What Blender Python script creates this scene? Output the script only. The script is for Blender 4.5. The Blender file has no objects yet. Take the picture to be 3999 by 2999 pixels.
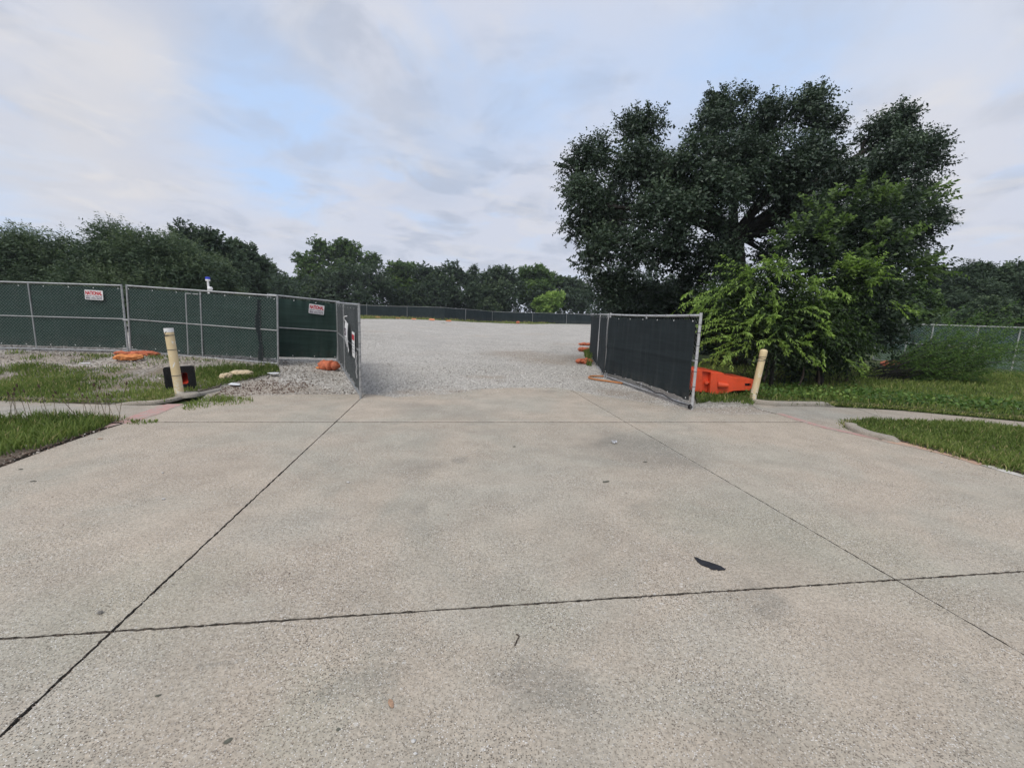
import bpy, math, random
import numpy as np
from mathutils import Vector, Matrix
from mathutils.geometry import delaunay_2d_cdt

rng = np.random.default_rng(11)
random.seed(11)
scene = bpy.context.scene
COL = scene.collection

# ------------------------------------------------------------------ camera
R=(0.99955, 0.004445, 0.029655); U=(-0.029987, 0.14817, 0.988507); B=(-0.0, -0.988952, 0.148236)
cam_data = bpy.data.cameras.new('camera')
cam = bpy.data.objects.new('camera', cam_data)
COL.objects.link(cam)
cam_data.sensor_width = 36.0
cam_data.sensor_fit = 'HORIZONTAL'
cam_data.lens = 36.0*930.0/2212.0
cam_data.clip_start = 0.05
cam_data.clip_end = 3000.0
cam.matrix_world = Matrix(((R[0], U[0], B[0], 0.0), (R[1], U[1], B[1], 0.0), (R[2], U[2], B[2], 1.65), (0, 0, 0, 1)))
scene.camera = cam

# ------------------------------------------------------------------ colour management
scene.view_settings.view_transform = 'Standard'
scene.view_settings.look = 'None'
scene.view_settings.gamma = 1.0
scene.view_settings.use_curve_mapping = False
scene.view_settings.exposure = 0.45

# ------------------------------------------------------------------ node helper
class NT:
    def __init__(s, tree):
        s.t = tree
    def n(s, typ, props=None, **ins):
        nd = s.t.nodes.new(typ)
        for k, v in (props or {}).items():
            setattr(nd, k, v)
        for k, v in ins.items():
            key = int(k[1:]) if k[0] == 'i' and k[1:].isdigit() else k.replace('_', ' ')
            sk = nd.inputs[key]
            if isinstance(v, bpy.types.NodeSocket):
                s.t.links.new(v, sk)
            elif isinstance(v, bpy.types.Node):
                s.t.links.new(v.outputs[0], sk)
            else:
                sk.default_value = v
        return nd
    def math(s, op, a, b=0.0, clamp=False):
        nd = s.n('ShaderNodeMath', {'operation': op, 'use_clamp': clamp}, i0=a, i1=b)
        return nd.outputs[0]
    def mix(s, f, a, b, blend='MIX'):
        nd = s.n('ShaderNodeMix', {'data_type': 'RGBA', 'blend_type': blend})
        for idx, v in ((0, f), (6, a), (7, b)):
            if isinstance(v, bpy.types.NodeSocket):
                s.t.links.new(v, nd.inputs[idx])
            elif idx and len(v) == 3:
                nd.inputs[idx].default_value = (*v, 1)
            else:
                nd.inputs[idx].default_value = v
        return nd.outputs[2]
    def noise(s, vec, scale, detail=3.0, rough=0.55, dist=0.0):
        return s.n('ShaderNodeTexNoise', {}, Vector=vec, Scale=scale, Detail=detail, Roughness=rough, Distortion=dist).outputs[0]
    def ramp(s, f, lo, hi, a=0.0, b=1.0, smooth=True):
        return s.n('ShaderNodeMapRange', {'interpolation_type': 'SMOOTHSTEP' if smooth else 'LINEAR'},
                   i0=f, i1=lo, i2=hi, i3=a, i4=b).outputs[0]

# ------------------------------------------------------------------ world: Nishita sky seen between procedural clouds
SUN_EL, SUN_AZ = math.radians(52), math.radians(205)      # azimuth measured from +Y towards +X
world = bpy.data.worlds.new('World')
scene.world = world
world.use_nodes = True
world.node_tree.nodes.clear()
w = NT(world.node_tree)
sky = w.n('ShaderNodeTexSky', {'sky_type': 'NISHITA', 'sun_disc': False, 'sun_elevation': SUN_EL, 'sun_rotation': SUN_AZ,
                               'air_density': 1.0, 'dust_density': 1.5, 'ozone_density': 1.0})
tc = w.n('ShaderNodeTexCoord')
dirv = tc.outputs['Generated']
sep = w.n('ShaderNodeSeparateXYZ', Vector=dirv)
zc = w.math('ADD', w.math('MAXIMUM', sep.outputs[2], 0.0), 0.16)
px_ = w.math('DIVIDE', sep.outputs[0], zc)
py_ = w.math('DIVIDE', sep.outputs[1], zc)
plane = w.n('ShaderNodeCombineXYZ', X=px_, Y=py_, Z=0.0).outputs[0]
wob = w.n('ShaderNodeTexNoise', {}, Vector=plane, Scale=1.1, Detail=5.0, Roughness=0.6)
wv = w.n('ShaderNodeVectorMath', {'operation': 'SUBTRACT'}, i0=wob.outputs[1], i1=(0.5, 0.5, 0.5)).outputs[0]
wv = w.n('ShaderNodeVectorMath', {'operation': 'SCALE'}, i0=wv, Scale=0.42).outputs[0]
dirw = w.n('ShaderNodeVectorMath', {'operation': 'ADD'}, i0=dirv, i1=wv).outputs[0]
def blobs(lst):
    tot = None
    for (c, rad, amp) in lst:
        dd = w.n('ShaderNodeVectorMath', {'operation': 'DISTANCE'}, i0=dirw, i1=c).outputs['Value']
        v = w.ramp(dd, rad, 0.0, 0.0, amp)
        tot = v if tot is None else w.math('ADD', tot, v)
    return tot
blue_b = blobs([((-0.455, 0.812, 0.365), 0.25, 0.55), ((-0.497, 0.771, 0.397), 0.20, 0.3), ((-0.129, 0.899, 0.419), 0.20, 0.45), ((0.047, 0.889, 0.455), 0.16, 0.75), ((0.170, 0.861, 0.479), 0.2, 0.45),
                ((0.424, 0.779, 0.461), 0.26, 0.75), ((0.359, 0.838, 0.411), 0.2, 0.4), ((-0.742, 0.657, 0.135), 0.14, 0.55), ((-0.413, 0.853, 0.318), 0.2, 0.5), ((0.271, 0.904, 0.332), 0.15, 0.3), ((0.647, 0.637, 0.418), 0.2, 0.3)])
grey_b = blobs([((-0.568, 0.707, 0.421), 0.22, 0.9), ((-0.650, 0.717, 0.252), 0.2, 0.45), ((-0.202, 0.907, 0.370), 0.22, 0.75), ((-0.426, 0.774, 0.469), 0.2, 0.5), ((-0.075, 0.884, 0.461), 0.14, 0.5), ((-0.709, 0.664, 0.237), 0.16, 0.3)])
warm_b = blobs([((-0.635, 0.679, 0.368), 0.16, 0.9), ((-0.686, 0.672, 0.278), 0.22, 0.5), ((0.582, 0.703, 0.409), 0.35, 0.9), ((-0.696, 0.700, 0.161), 0.16, 0.8), ((-0.405, 0.898, 0.172), 0.12, 0.5), ((-0.309, 0.858, 0.410), 0.2, 0.5), ((-0.565, 0.794, 0.223), 0.16, 0.4)])
n1 = w.noise(plane, 1.9, 7.0, 0.56, 0.4)
n4 = w.noise(plane, 1.5, 6.0, 0.55, 0.6)
n3 = w.noise(plane, 3.0, 6.0, 0.55, 0.8)
cl_grey = w.math('ADD', w.math('MULTIPLY', grey_b, 0.9), w.ramp(n1, 0.46, 0.62, 0.0, 0.95))
cl_warm = w.math('ADD', w.math('MULTIPLY', warm_b, 0.65), w.ramp(n3, 0.47, 0.70, 0.0, 0.42))
hz = w.ramp(sep.outputs[2], 0.22, 0.02)
blue_f = w.math('MULTIPLY', w.math('ADD', blue_b, w.ramp(n4, 0.53, 0.68, 0.0, 0.55)), w.ramp(n1, 0.72, 0.42, 0.4, 1.15))
blue_f = w.math('MULTIPLY', blue_f, w.math('SUBTRACT', 1.0, w.math('MULTIPLY', hz, 0.8)), True)
cloud = w.mix(w.math('MINIMUM', cl_grey, 1.0), (4.75, 5.05, 5.9), (3.65, 4.05, 4.95))
cloud = w.mix(w.math('MINIMUM', cl_warm, 1.0), cloud, (5.65, 5.55, 5.65))
cloud = w.mix(w.math('MULTIPLY', hz, 0.75), cloud, (4.85, 5.1, 5.8))
# thin veil in front of the blue: the gaps show the Nishita sky through it
gap = w.mix(0.80, sky.outputs[0], (4.3, 5.6, 7.8))
final = w.mix(blue_f, cloud, gap)
bg = w.n('ShaderNodeBackground', {}, Color=final, Strength=0.1)
wo = w.n('ShaderNodeOutputWorld', {}, Surface=bg)

# ------------------------------------------------------------------ sun behind thin cloud
sun_data = bpy.data.lights.new('sun', 'SUN')
sun_data.energy = 1.5
sun_data.angle = math.radians(40)
sun_data.color = (1.0, 0.95, 0.87)
sun = bpy.data.objects.new('sun', sun_data)
COL.objects.link(sun)
sd = Vector((math.sin(SUN_AZ)*math.cos(SUN_EL), math.cos(SUN_AZ)*math.cos(SUN_EL), math.sin(SUN_EL)))
sun.rotation_euler = sd.to_track_quat('Z', 'Y').to_euler()
sun.location = (0, 0, 40)

# ------------------------------------------------------------------ terrain
def S01(t):
    t = max(0.0, min(1.0, t)); return t*t*(3-2*t)
def H(x, y):
    """height of the terrain: flat at the driveway, lot rising away, mound to the left"""
    t = min(max(0.0, y-9.0), 75.0)
    return 0.02*t*t/(t+3.0) + 0.36*S01((-x-3.2)/6.0)*S01((y-8.2)/3.0)
def Hn(x, y):
    s01 = lambda t: (lambda c: c*c*(3-2*c))(np.clip(t, 0, 1))
    t = np.clip(np.asarray(y)-9.0, 0, 75)
    return 0.02*t*t/(t+3.0) + 0.36*s01((-np.asarray(x)-3.2)/6.0)*s01((np.asarray(y)-8.2)/3.0)

# ------------------------------------------------------------------ mesh helpers
def tag(o, label=None, cat=None, group=None, kind=None):
    if label: o['label'] = label
    if cat: o['category'] = cat
    if group: o['group'] = group
    if kind: o['kind'] = kind
    return o

def thing(name, loc, label, cat, group=None):
    o = bpy.data.objects.new(name, None)
    o.empty_display_size = 0.2
    o.location = loc
    COL.objects.link(o)
    return tag(o, label, cat, group)

def link(name, me, parent=None):
    o = bpy.data.objects.new(name, me)
    COL.objects.link(o)
    if parent is not None:
        o.parent = parent
    return o

def np_mesh(name, V, F, mat, smooth=False, attrs=None):
    """mesh from an (n,3) array and an (m,k) array of equal faces"""
    V = np.asarray(V, dtype=np.float32); F = np.asarray(F, dtype=np.int32)
    me = bpy.data.meshes.new(name)
    me.vertices.add(len(V)); me.vertices.foreach_set('co', V.ravel())
    k = F.shape[1]
    me.loops.add(F.size); me.loops.foreach_set('vertex_index', F.ravel())
    me.polygons.add(len(F)); me.polygons.foreach_set('loop_start', np.arange(0, F.size, k, dtype=np.int32))
    if smooth:
        me.polygons.foreach_set('use_smooth', np.ones(len(F), dtype=bool))
    for an, av in (attrs or {}).items():
        at = me.attributes.new(an, 'FLOAT', 'POINT')
        at.data.foreach_set('value', np.asarray(av, dtype=np.float32))
    me.update(calc_edges=True)
    me.materials.append(mat)
    return me

class MB:
    """collects boxes, tubes and sheets; build() links them as one mesh object"""
    def __init__(s):
        s.v = []; s.f = []
    def add(s, vs, fs):
        b = len(s.v)
        s.v += [tuple(p) for p in vs]
        s.f += [tuple(i+b for i in f) for f in fs]
        return s
    def box(s, c, h, M=None):
        vs = [Vector((c[0]+sx*h[0], c[1]+sy*h[1], c[2]+sz*h[2])) for sx in (-1, 1) for sy in (-1, 1) for sz in (-1, 1)]
        if M is not None: vs = [M @ p for p in vs]
        return s.add(vs, [(0, 1, 3, 2), (4, 6, 7, 5), (0, 4, 5, 1), (2, 3, 7, 6), (0, 2, 6, 4), (1, 5, 7, 3)])
    def tube(s, pts, r, n=8, cap=True):
        pts = [Vector(p) for p in pts]
        rs = r if isinstance(r, (list, tuple)) else [r]*len(pts)
        ring = []; ref = None; vs = []; fs = []
        for i, p in enumerate(pts):
            t = (pts[min(i+1, len(pts)-1)] - pts[max(i-1, 0)])
            t = t.normalized() if t.length > 1e-9 else Vector((0, 0, 1))
            if ref is None:
                ref = t.orthogonal().normalized()
            a = (ref - t*ref.dot(t))
            a = a.normalized() if a.length > 1e-6 else t.orthogonal().normalized()
            ref = a; b2 = t.cross(a)
            for k in range(n):
                q = 2*math.pi*k/n
                vs.append(p + (a*math.cos(q)+b2*math.sin(q))*rs[i])
        for i in range(len(pts)-1):
            for k in range(n):
                fs.append((i*n+k, i*n+(k+1) % n, (i+1)*n+(k+1) % n, (i+1)*n+k))
        if cap:
            fs.append(tuple(range(n-1, -1, -1))); fs.append(tuple((len(pts)-1)*n+k for k in range(n)))
        return s.add(vs, fs)
    def ring(s, c, R_, r, axis='Z', n=16, m=6, sx=1.0, M=None):
        vs = []; fs = []
        for i in range(n):
            a = 2*math.pi*i/n
            for j in range(m):
                b2 = 2*math.pi*j/m
                p = Vector(((R_+r*math.cos(b2))*math.cos(a)*sx, (R_+r*math.cos(b2))*math.sin(a), r*math.sin(b2)))
                if axis == 'X': p = Vector((p.z, p.x, p.y))
                if axis == 'Y': p = Vector((p.x, p.z, p.y))
                p = p + Vector(c)
                vs.append(M @ p if M is not None else p)
        for i in range(n):
            for j in range(m):
                fs.append((i*m+j, ((i+1) % n)*m+j, ((i+1) % n)*m+(j+1) % m, i*m+(j+1) % m))
        return s.add(vs, fs)
    def lathe(s, prof, n=24, M=None):
        vs = []; fs = []
        for (r, z) in prof:
            for k in range(n):
                q = 2*math.pi*k/n
                p = Vector((r*math.cos(q), r*math.sin(q), z))
                vs.append(M @ p if M is not None else p)
        for i in range(len(prof)-1):
            for k in range(n):
                fs.append((i*n+k, i*n+(k+1) % n, (i+1)*n+(k+1) % n, (i+1)*n+k))
        return s.add(vs, fs)
    def prism(s, poly, y0, y1):
        """polygon in x,z extruded along y (front y0, facing -y)"""
        n = len(poly)
        vs = [(x, y0, z) for x, z in poly] + [(x, y1, z) for x, z in poly]
        fs = [tuple(range(n)), tuple(range(2*n-1, n-1, -1))]
        for i in range(n):
            j = (i+1) % n
            fs.append((j, i, i+n, j+n))
        return s.add(vs, fs)
    def mesh(s, name, mat, smooth=False):
        me = bpy.data.meshes.new(name)
        me.from_pydata(s.v, [], s.f)
        if smooth:
            me.polygons.foreach_set('use_smooth', [True]*len(me.polygons))
        me.materials.append(mat)
        me.update()
        return me
    def build(s, name, mat, parent=None, smooth=False, bevel=0.0, kind=None, local=False):
        """vertices in world space (local=False) are moved into the parent's frame"""
        me = s.mesh(name, mat, smooth)
        if parent is not None and not local:
            me.transform(Matrix.Translation(-parent.location))
        o = link(name, me, parent)
        if bevel:
            md = o.modifiers.new('bevel', 'BEVEL'); md.width = bevel; md.segments = 2; md.limit_method = 'ANGLE'
        if kind: o['kind'] = kind
        return o

def hash2(ix, iy, seed):
    h = (ix.astype(np.int64)*374761393 + iy.astype(np.int64)*668265263 + seed*982451653) & 0x7fffffff
    h = ((h ^ (h >> 13))*1274126177) & 0x7fffffff
    return ((h ^ (h >> 16)) & 0xffff)/65535.0

def vnoise(x, y, scale, seed=0):
    x = np.asarray(x)*scale; y = np.asarray(y)*scale
    ix, iy = np.floor(x), np.floor(y)
    fx, fy = x-ix, y-iy
    fx = fx*fx*(3-2*fx); fy = fy*fy*(3-2*fy)
    a = hash2(ix, iy, seed); b = hash2(ix+1, iy, seed); c = hash2(ix, iy+1, seed); e = hash2(ix+1, iy+1, seed)
    return (a*(1-fx)+b*fx)*(1-fy) + (c*(1-fx)+e*fx)*fy

def in_poly(x, y, poly):
    ins = np.zeros(len(x), dtype=bool)
    n = len(poly)
    for i in range(n):
        x0, y0 = poly[i][:2]; x1, y1 = poly[(i+1) % n][:2]
        if y0 == y1: continue
        c = ((y0 > y) != (y1 > y)) & (x < (x1-x0)*(y-y0)/(y1-y0)+x0)
        ins ^= c
    return ins

def scatter(poly, dens):
    """random points in a polygon, dens per square metre"""
    xs = [p[0] for p in poly]; ys = [p[1] for p in poly]
    n = int((max(xs)-min(xs))*(max(ys)-min(ys))*dens)
    x = rng.uniform(min(xs), max(xs), n); y = rng.uniform(min(ys), max(ys), n)
    k = in_poly(x, y, poly)
    return x[k], y[k]

def densify(poly, step, jit=0.0, closed=True):
    out = []
    n = len(poly)
    for i in range(n if closed else n-1):
        a = Vector(poly[i][:2]); b = Vector(poly[(i+1) % n][:2])
        L = (b-a).length
        if L < 1e-4: continue
        m = max(1, int(L/step))
        nrm = Vector((-(b-a).y, (b-a).x))/L
        for k in range(m):
            p = a.lerp(b, k/m)
            if jit and k: p = p + nrm*random.uniform(-jit, jit)
            out.append((p.x, p.y))
    if not closed: out.append(tuple(poly[-1][:2]))
    return out

def smooth_line(pts, k=6):
    """Catmull-Rom through 2-D or 3-D points"""
    P_ = [Vector(p) for p in pts]
    out = []
    for i in range(len(P_)-1):
        p0 = P_[max(i-1, 0)]; p1 = P_[i]; p2 = P_[i+1]; p3 = P_[min(i+2, len(P_)-1)]
        for j in range(k):
            t = j/k
            out.append(0.5*((2*p1)+(p2-p0)*t+(2*p0-5*p1+4*p2-p3)*t*t+(3*p1-p0-3*p2+p3)*t*t*t))
    out.append(P_[-1])
    return out

def sheet(name, poly, mat, off=0.0, inner=None, zf=None, skirt=0.0, parent=None, skirt_mat=None):
    """flat or draped polygon sheet, triangulated with inner points, with an optional skirt"""
    poly = [tuple(p[:2]) for p in poly]
    pts = [Vector(p) for p in poly]
    nb = len(pts)
    if inner:
        xs = [p[0] for p in poly]; ys = [p[1] for p in poly]
        gx = []; gy = []
        y = min(ys)
        while y < max(ys):
            st = inner*max(1.0, y/10.0)
            ax = np.arange(min(xs)+st*0.3, max(xs), st)
            gx += list(ax); gy += [y+0.31*st]*len(ax)
            y += st
        gx = np.array(gx); gy = np.array(gy)
        k = in_poly(gx, gy, poly)
        pts += [Vector((a, b)) for a, b in zip(gx[k], gy[k])]
    edges = [(i, (i+1) % nb) for i in range(nb)]
    vs, es, fs, ov, oe, of = delaunay_2d_cdt(pts, edges, [], 1, 1e-5)
    zf = zf or (lambda a, b: H(a, b))
    V3 = [(p.x, p.y, zf(p.x, p.y)+off) for p in vs]
    F3 = [tuple(f) for f in fs]
    n_top = len(F3)
    if skirt:
        # outer boundary from edge use
        cnt = {}
        for f in F3:
            for i in range(len(f)):
                e = (f[i], f[(i+1) % len(f)])
                cnt[e] = cnt.get(e, 0)+1
        base = len(V3)
        mp = {}
        for e in [e for e in cnt if (e[1], e[0]) not in cnt]:
            for q in e:
                if q not in mp:
                    mp[q] = len(V3); V3.append((V3[q][0], V3[q][1], V3[q][2]-skirt))
            F3.append((e[1], e[0], mp[e[0]], mp[e[1]]))
    me = bpy.data.meshes.new(name)
    me.from_pydata(V3, [], F3)
    me.materials.append(mat)
    if skirt_mat is not None:
        me.materials.append(skirt_mat)
        me.polygons.foreach_set('material_index', [0]*n_top+[1]*(len(F3)-n_top))
    me.update()
    return link(name, me, parent)

# ------------------------------------------------------------------ materials
def new_mat(name):
    m = bpy.data.materials.new(name)
    m.use_nodes = True
    m.node_tree.nodes.clear()
    return m, NT(m.node_tree)

def finish(m, t, color, rough=0.8, metal=0.0, bump=None, bstr=0.5, bdist=0.01, spec=0.5, trans=0.0, tcol=None):
    kw = {}
    if bump is not None:
        kw['Normal'] = t.n('ShaderNodeBump', {}, Strength=bstr, Distance=bdist, Height=bump).outputs[0]
    def c4(c): return c if isinstance(c, bpy.types.NodeSocket) else (*c, 1)
    p = t.n('ShaderNodeBsdfPrincipled', {}, Base_Color=c4(color), Roughness=rough, Metallic=metal, Specular_IOR_Level=spec, **kw)
    out = p.outputs[0]
    if trans:
        tr = t.n('ShaderNodeBsdfTranslucent', {}, Color=c4(tcol if tcol is not None else color))
        out = t.n('ShaderNodeMixShader', {}, i0=trans, i1=out, i2=tr.outputs[0]).outputs[0]
    t.n('ShaderNodeOutputMaterial', {}, Surface=out)
    return m

def pos(t):
    return t.n('ShaderNodeNewGeometry').outputs['Position']
def objc(t):
    return t.n('ShaderNodeTexCoord').outputs['Object']

def plain(name, col, rough=0.6, var=0.15, scale=14.0, metal=0.0, bstr=0.15, dirt=None, spec=0.5):
    """a paint or plastic with worn, mottled colour"""
    m, t = new_mat(name)
    c = objc(t)
    a = t.noise(c, scale, 5.0, 0.6)
    b2 = t.noise(c, scale*6, 3.0)
    lo = tuple(x*(1-var) for x in col); hi = tuple(min(1, x*(1+var)) for x in col)
    cc = t.mix(t.ramp(a, 0.3, 0.7), lo, hi)
    if dirt:
        cc = t.mix(t.ramp(t.noise(c, scale*0.5, 6.0, 0.65), 0.52, 0.70, 0.0, 0.75), cc, dirt)
    return finish(m, t, cc, rough=t.ramp(a, 0.2, 0.8, max(0.05, rough-0.12), min(1, rough+0.12)), metal=metal, bump=b2, bstr=bstr, bdist=0.004, spec=spec)

def concrete_mat(name, tan=(0.565, 0.492, 0.405), grey=(0.505, 0.472, 0.40), grain=1.0, greyness=0.0, stains=None):
    m, t = new_mat(name)
    p = pos(t)
    big = t.noise(p, 0.55, 5.0, 0.6, 0.6)
    mid = t.noise(p, 2.3, 6.0, 0.65)
    fine = t.noise(p, 46.0, 6.0, 0.78)
    col = t.mix(t.ramp(big, 0.40-greyness, 0.64-greyness), tan, grey)
    pk = t.noise(p, 1.1, 3.0, 0.6)
    col = t.mix(t.ramp(pk, 0.55, 0.75, 0.0, 0.35), col, (0.48, 0.41, 0.35))
    # blotches of wear and faint oil marks with shapes of their own
    st = t.noise(p, 0.9, 7.0, 0.68, 1.2)
    col = t.mix(t.ramp(st, 0.57, 0.72, 0.0, 0.5), col, (0.355, 0.335, 0.29))
    st2 = t.noise(p, 1.7, 6.0, 0.7, 0.3)
    col = t.mix(t.ramp(st2, 0.61, 0.72, 0.0, 0.35), col, (0.60, 0.565, 0.50))
    if stains:
        wv2 = t.n('ShaderNodeVectorMath', {'operation': 'SCALE'}, i0=t.n('ShaderNodeVectorMath', {'operation': 'SUBTRACT'}, i0=t.n('ShaderNodeTexNoise', {}, Vector=p, Scale=2.2, Detail=6.0, Roughness=0.65).outputs[1], i1=(0.5, 0.5, 0.5)).outputs[0], Scale=0.9).outputs[0]
        pq = t.n('ShaderNodeVectorMath', {'operation': 'ADD'}, i0=p, i1=wv2).outputs[0]
        for cc, r_, amt, sc_ in stains:
            f_ = t.ramp(t.n('ShaderNodeVectorMath', {'operation': 'DISTANCE'}, i0=pq, i1=cc).outputs['Value'], r_, r_*0.2, 0.0, amt)
            col = t.mix(f_, col, sc_)
        oi = t.n('ShaderNodeObjectInfo')
        col = t.mix(1.0, col, t.mix(oi.outputs['Random'], (0.94, 0.95, 0.95), (1.04, 1.03, 1.02)), 'MULTIPLY')
    col = t.mix(0.55, col, t.mix(t.ramp(mid, 0.25, 0.75), (0.60, 0.60, 0.60), (1.0, 1.0, 1.0)), 'MULTIPLY')
    col = t.mix(0.7, col, t.mix(t.ramp(fine, 0.28, 0.72), (0.48, 0.47, 0.455), (1.16, 1.16, 1.15)), 'MULTIPLY')
    # exposed aggregate: pale pebbles and dark pits
    vo = t.n('ShaderNodeTexVoronoi', {'feature': 'F1'}, Vector=p, Scale=150.0)
    vr = t.n('ShaderNodeSeparateColor', {}, Color=vo.outputs['Color'])
    core = t.ramp(vo.outputs['Distance'], 0.55, 0.35)
    pit = t.math('MULTIPLY', t.ramp(vr.outputs[0], 0.62, 0.68), core)
    peb = t.math('MULTIPLY', t.ramp(vr.outputs[1], 0.80, 0.84), core)
    tan_p = t.math('MULTIPLY', t.ramp(vr.outputs[2], 0.60, 0.66), core)
    expo = t.ramp(t.noise(p, 1.3, 5.0, 0.65), 0.33, 0.66, 0.35*grain, 1.0*grain)
    col = t.mix(t.math('MULTIPLY', tan_p, t.math('MULTIPLY', expo, 0.6)), col, (0.60, 0.50, 0.385))
    col = t.mix(t.math('MULTIPLY', peb, expo), col, (0.78, 0.76, 0.72))
    col = t.mix(t.math('MULTIPLY', pit, t.math('MULTIPLY', expo, 0.95)), col, (0.10, 0.082, 0.066))
    vo2 = t.n('ShaderNodeTexVoronoi', {'feature': 'F1'}, Vector=p, Scale=34.0)
    vr2 = t.n('ShaderNodeSeparateColor', {}, Color=vo2.outputs['Color'])
    peb2 = t.math('MULTIPLY', t.ramp(vr2.outputs[1], 0.955, 0.97), t.ramp(vo2.outputs['Distance'], 0.36, 0.22))
    col = t.mix(t.math('MULTIPLY', peb2, t.math('MULTIPLY', expo, 0.55)), col, (0.70, 0.69, 0.66))
    hgt = t.math('ADD', t.math('SUBTRACT', peb, t.math('MULTIPLY', pit, 1.4)), t.math('MULTIPLY', fine, 0.8))
    return finish(m, t, col, rough=0.9, bump=hgt, bstr=0.55, bdist=0.004, spec=0.25)

M = {}
OILY, PALE, GREEN, RED = (0.285, 0.272, 0.24), (0.54, 0.51, 0.44), (0.44, 0.435, 0.355), (0.48, 0.405, 0.335)
M['concrete'] = concrete_mat('drive concrete', stains=[
    ((1.772, 5.535, -0.000), 1.3, 0.6, OILY), ((1.472, 5.831, -0.000), 0.5, 0.35, OILY), ((0.241, 4.255, -0.000), 1.2, 0.5, PALE), ((-1.026, 4.566, -0.000), 0.5, 0.35, OILY), ((-0.557, 4.931, -0.000), 0.18, 0.5, OILY), ((-1.680, 3.211, -0.000), 0.7, 0.55, PALE), ((2.617, 3.105, -0.000), 1.1, 0.45, GREEN),
    ((1.812, 3.434, -0.000), 0.9, 0.45, GREEN), ((-2.118, 2.268, -0.000), 0.7, 0.5, GREEN), ((-0.615, 1.767, -0.000), 0.22, 0.5, OILY), ((0.174, 1.695, -0.000), 0.26, 0.5, OILY), ((1.565, 2.441, -0.000), 0.30, 0.6, OILY), ((-1.739, 7.755, -0.000), 0.7, 0.45, OILY), ((-0.743, 1.663, -0.000), 0.4, 0.45, GREEN), ((-0.327, 2.115, -0.000), 0.25, 0.4, PALE), ((0.156, 2.250, -0.000), 0.35, 0.35, GREEN),
    ((-3.288, 4.366, -0.000), 1.0, 0.4, RED), ((1.035, 2.949, -0.000), 0.5, 0.3, RED), ((-1.147, 2.496, -0.000), 0.6, 0.35, RED), ((-0.044, 8.466, -0.000), 1.6, 0.5, PALE), ((-0.834, 7.294, -0.000), 0.9, 0.3, OILY), ((0.811, 9.999, 0.005), 0.35, 0.45, OILY), ((0.374, 1.547, -0.000), 0.3, 0.4, PALE), ((1.227, 2.011, -0.000), 0.5, 0.35, PALE), ((-1.778, 1.751, -0.000), 0.3, 0.35, PALE), ((-1.355, 1.849, -0.000), 0.10, 0.5, OILY)])
M['walk'] = concrete_mat('pavement concrete', (0.52, 0.455, 0.38), (0.46, 0.44, 0.39), 0.5)
M['kerb'] = concrete_mat('kerb concrete', (0.45, 0.40, 0.335), (0.38, 0.36, 0.32), 0.5)

m, t = new_mat('joint dirt'); p = pos(t)
M['joint'] = finish(m, t, t.mix(t.ramp(t.noise(p, 60, 5, 0.7), 0.6, 0.85), (0.005, 0.0045, 0.004), (0.05, 0.045, 0.04)), 0.95, bump=t.noise(p, 80, 3), bstr=0.8, bdist=0.01)

m, t = new_mat('joint wall'); p = pos(t)
M['joint_wall'] = finish(m, t, t.mix(t.ramp(t.noise(p, 45, 5, 0.7), 0.35, 0.7), (0.045, 0.040, 0.034), (0.24, 0.21, 0.175)), 0.95, bump=t.noise(p, 80, 3), bstr=0.8, bdist=0.01)

m, t = new_mat('loose dirt'); p = pos(t)
c = t.mix(t.ramp(t.noise(p, 1.2, 6, 0.6), 0.35, 0.68), (0.20, 0.165, 0.125), (0.34, 0.29, 0.235))
c = t.mix(t.ramp(t.noise(p, 26, 5, 0.7), 0.42, 0.72), c, (0.40, 0.37, 0.33))
M['dirt'] = finish(m, t, c, 0.95, bump=t.noise(p, 34, 5, 0.7), bstr=0.8, bdist=0.02)

m, t = new_mat('dark soil'); p = pos(t)
c = t.mix(t.ramp(t.noise(p, 3.2, 6, 0.6), 0.35, 0.68), (0.065, 0.05, 0.036), (0.16, 0.125, 0.09))
c = t.mix(t.ramp(t.noise(p, 40, 4, 0.7), 0.55, 0.72), c, (0.25, 0.21, 0.17))
M['soil'] = finish(m, t, c, 0.95, bump=t.noise(p, 34, 5, 0.7), bstr=0.8, bdist=0.02)

m, t = new_mat('gravelly soil'); p = pos(t)
vo = t.n('ShaderNodeTexVoronoi', {'feature': 'F1'}, Vector=p, Scale=30.0)
vr = t.n('ShaderNodeSeparateColor', {}, Color=vo.outputs['Color'])
c = t.mix(vr.outputs[0], (0.20, 0.175, 0.145), (0.50, 0.46, 0.41))
c = t.mix(t.ramp(vo.outputs['Distance'], 0.38, 0.75, 0.0, 0.8), c, (0.12, 0.10, 0.075))
c = t.mix(t.ramp(t.noise(p, 1.3, 6, 0.65), 0.40, 0.60), c, (0.20, 0.165, 0.12))
M['gravel_soil'] = finish(m, t, c, 0.95, bump=t.math('SUBTRACT', 1.0, vo.outputs['Distance']), bstr=0.9, bdist=0.02)

m, t = new_mat('turf'); p = pos(t)
c = t.mix(t.ramp(t.noise(p, 0.9, 6, 0.65), 0.35, 0.68), (0.065, 0.10, 0.026), (0.125, 0.155, 0.050))
c = t.mix(t.ramp(t.noise(p, 21, 5, 0.7), 0.4, 0.75), c, (0.03, 0.045, 0.015))
c = t.mix(t.ramp(t.noise(p, 0.35, 4, 0.6), 0.58, 0.75, 0, 0.6), c, (0.17, 0.145, 0.075))
M['turf'] = finish(m, t, c, 0.95, bump=t.noise(p, 30, 5, 0.7), bstr=1.0, bdist=0.04)

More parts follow.
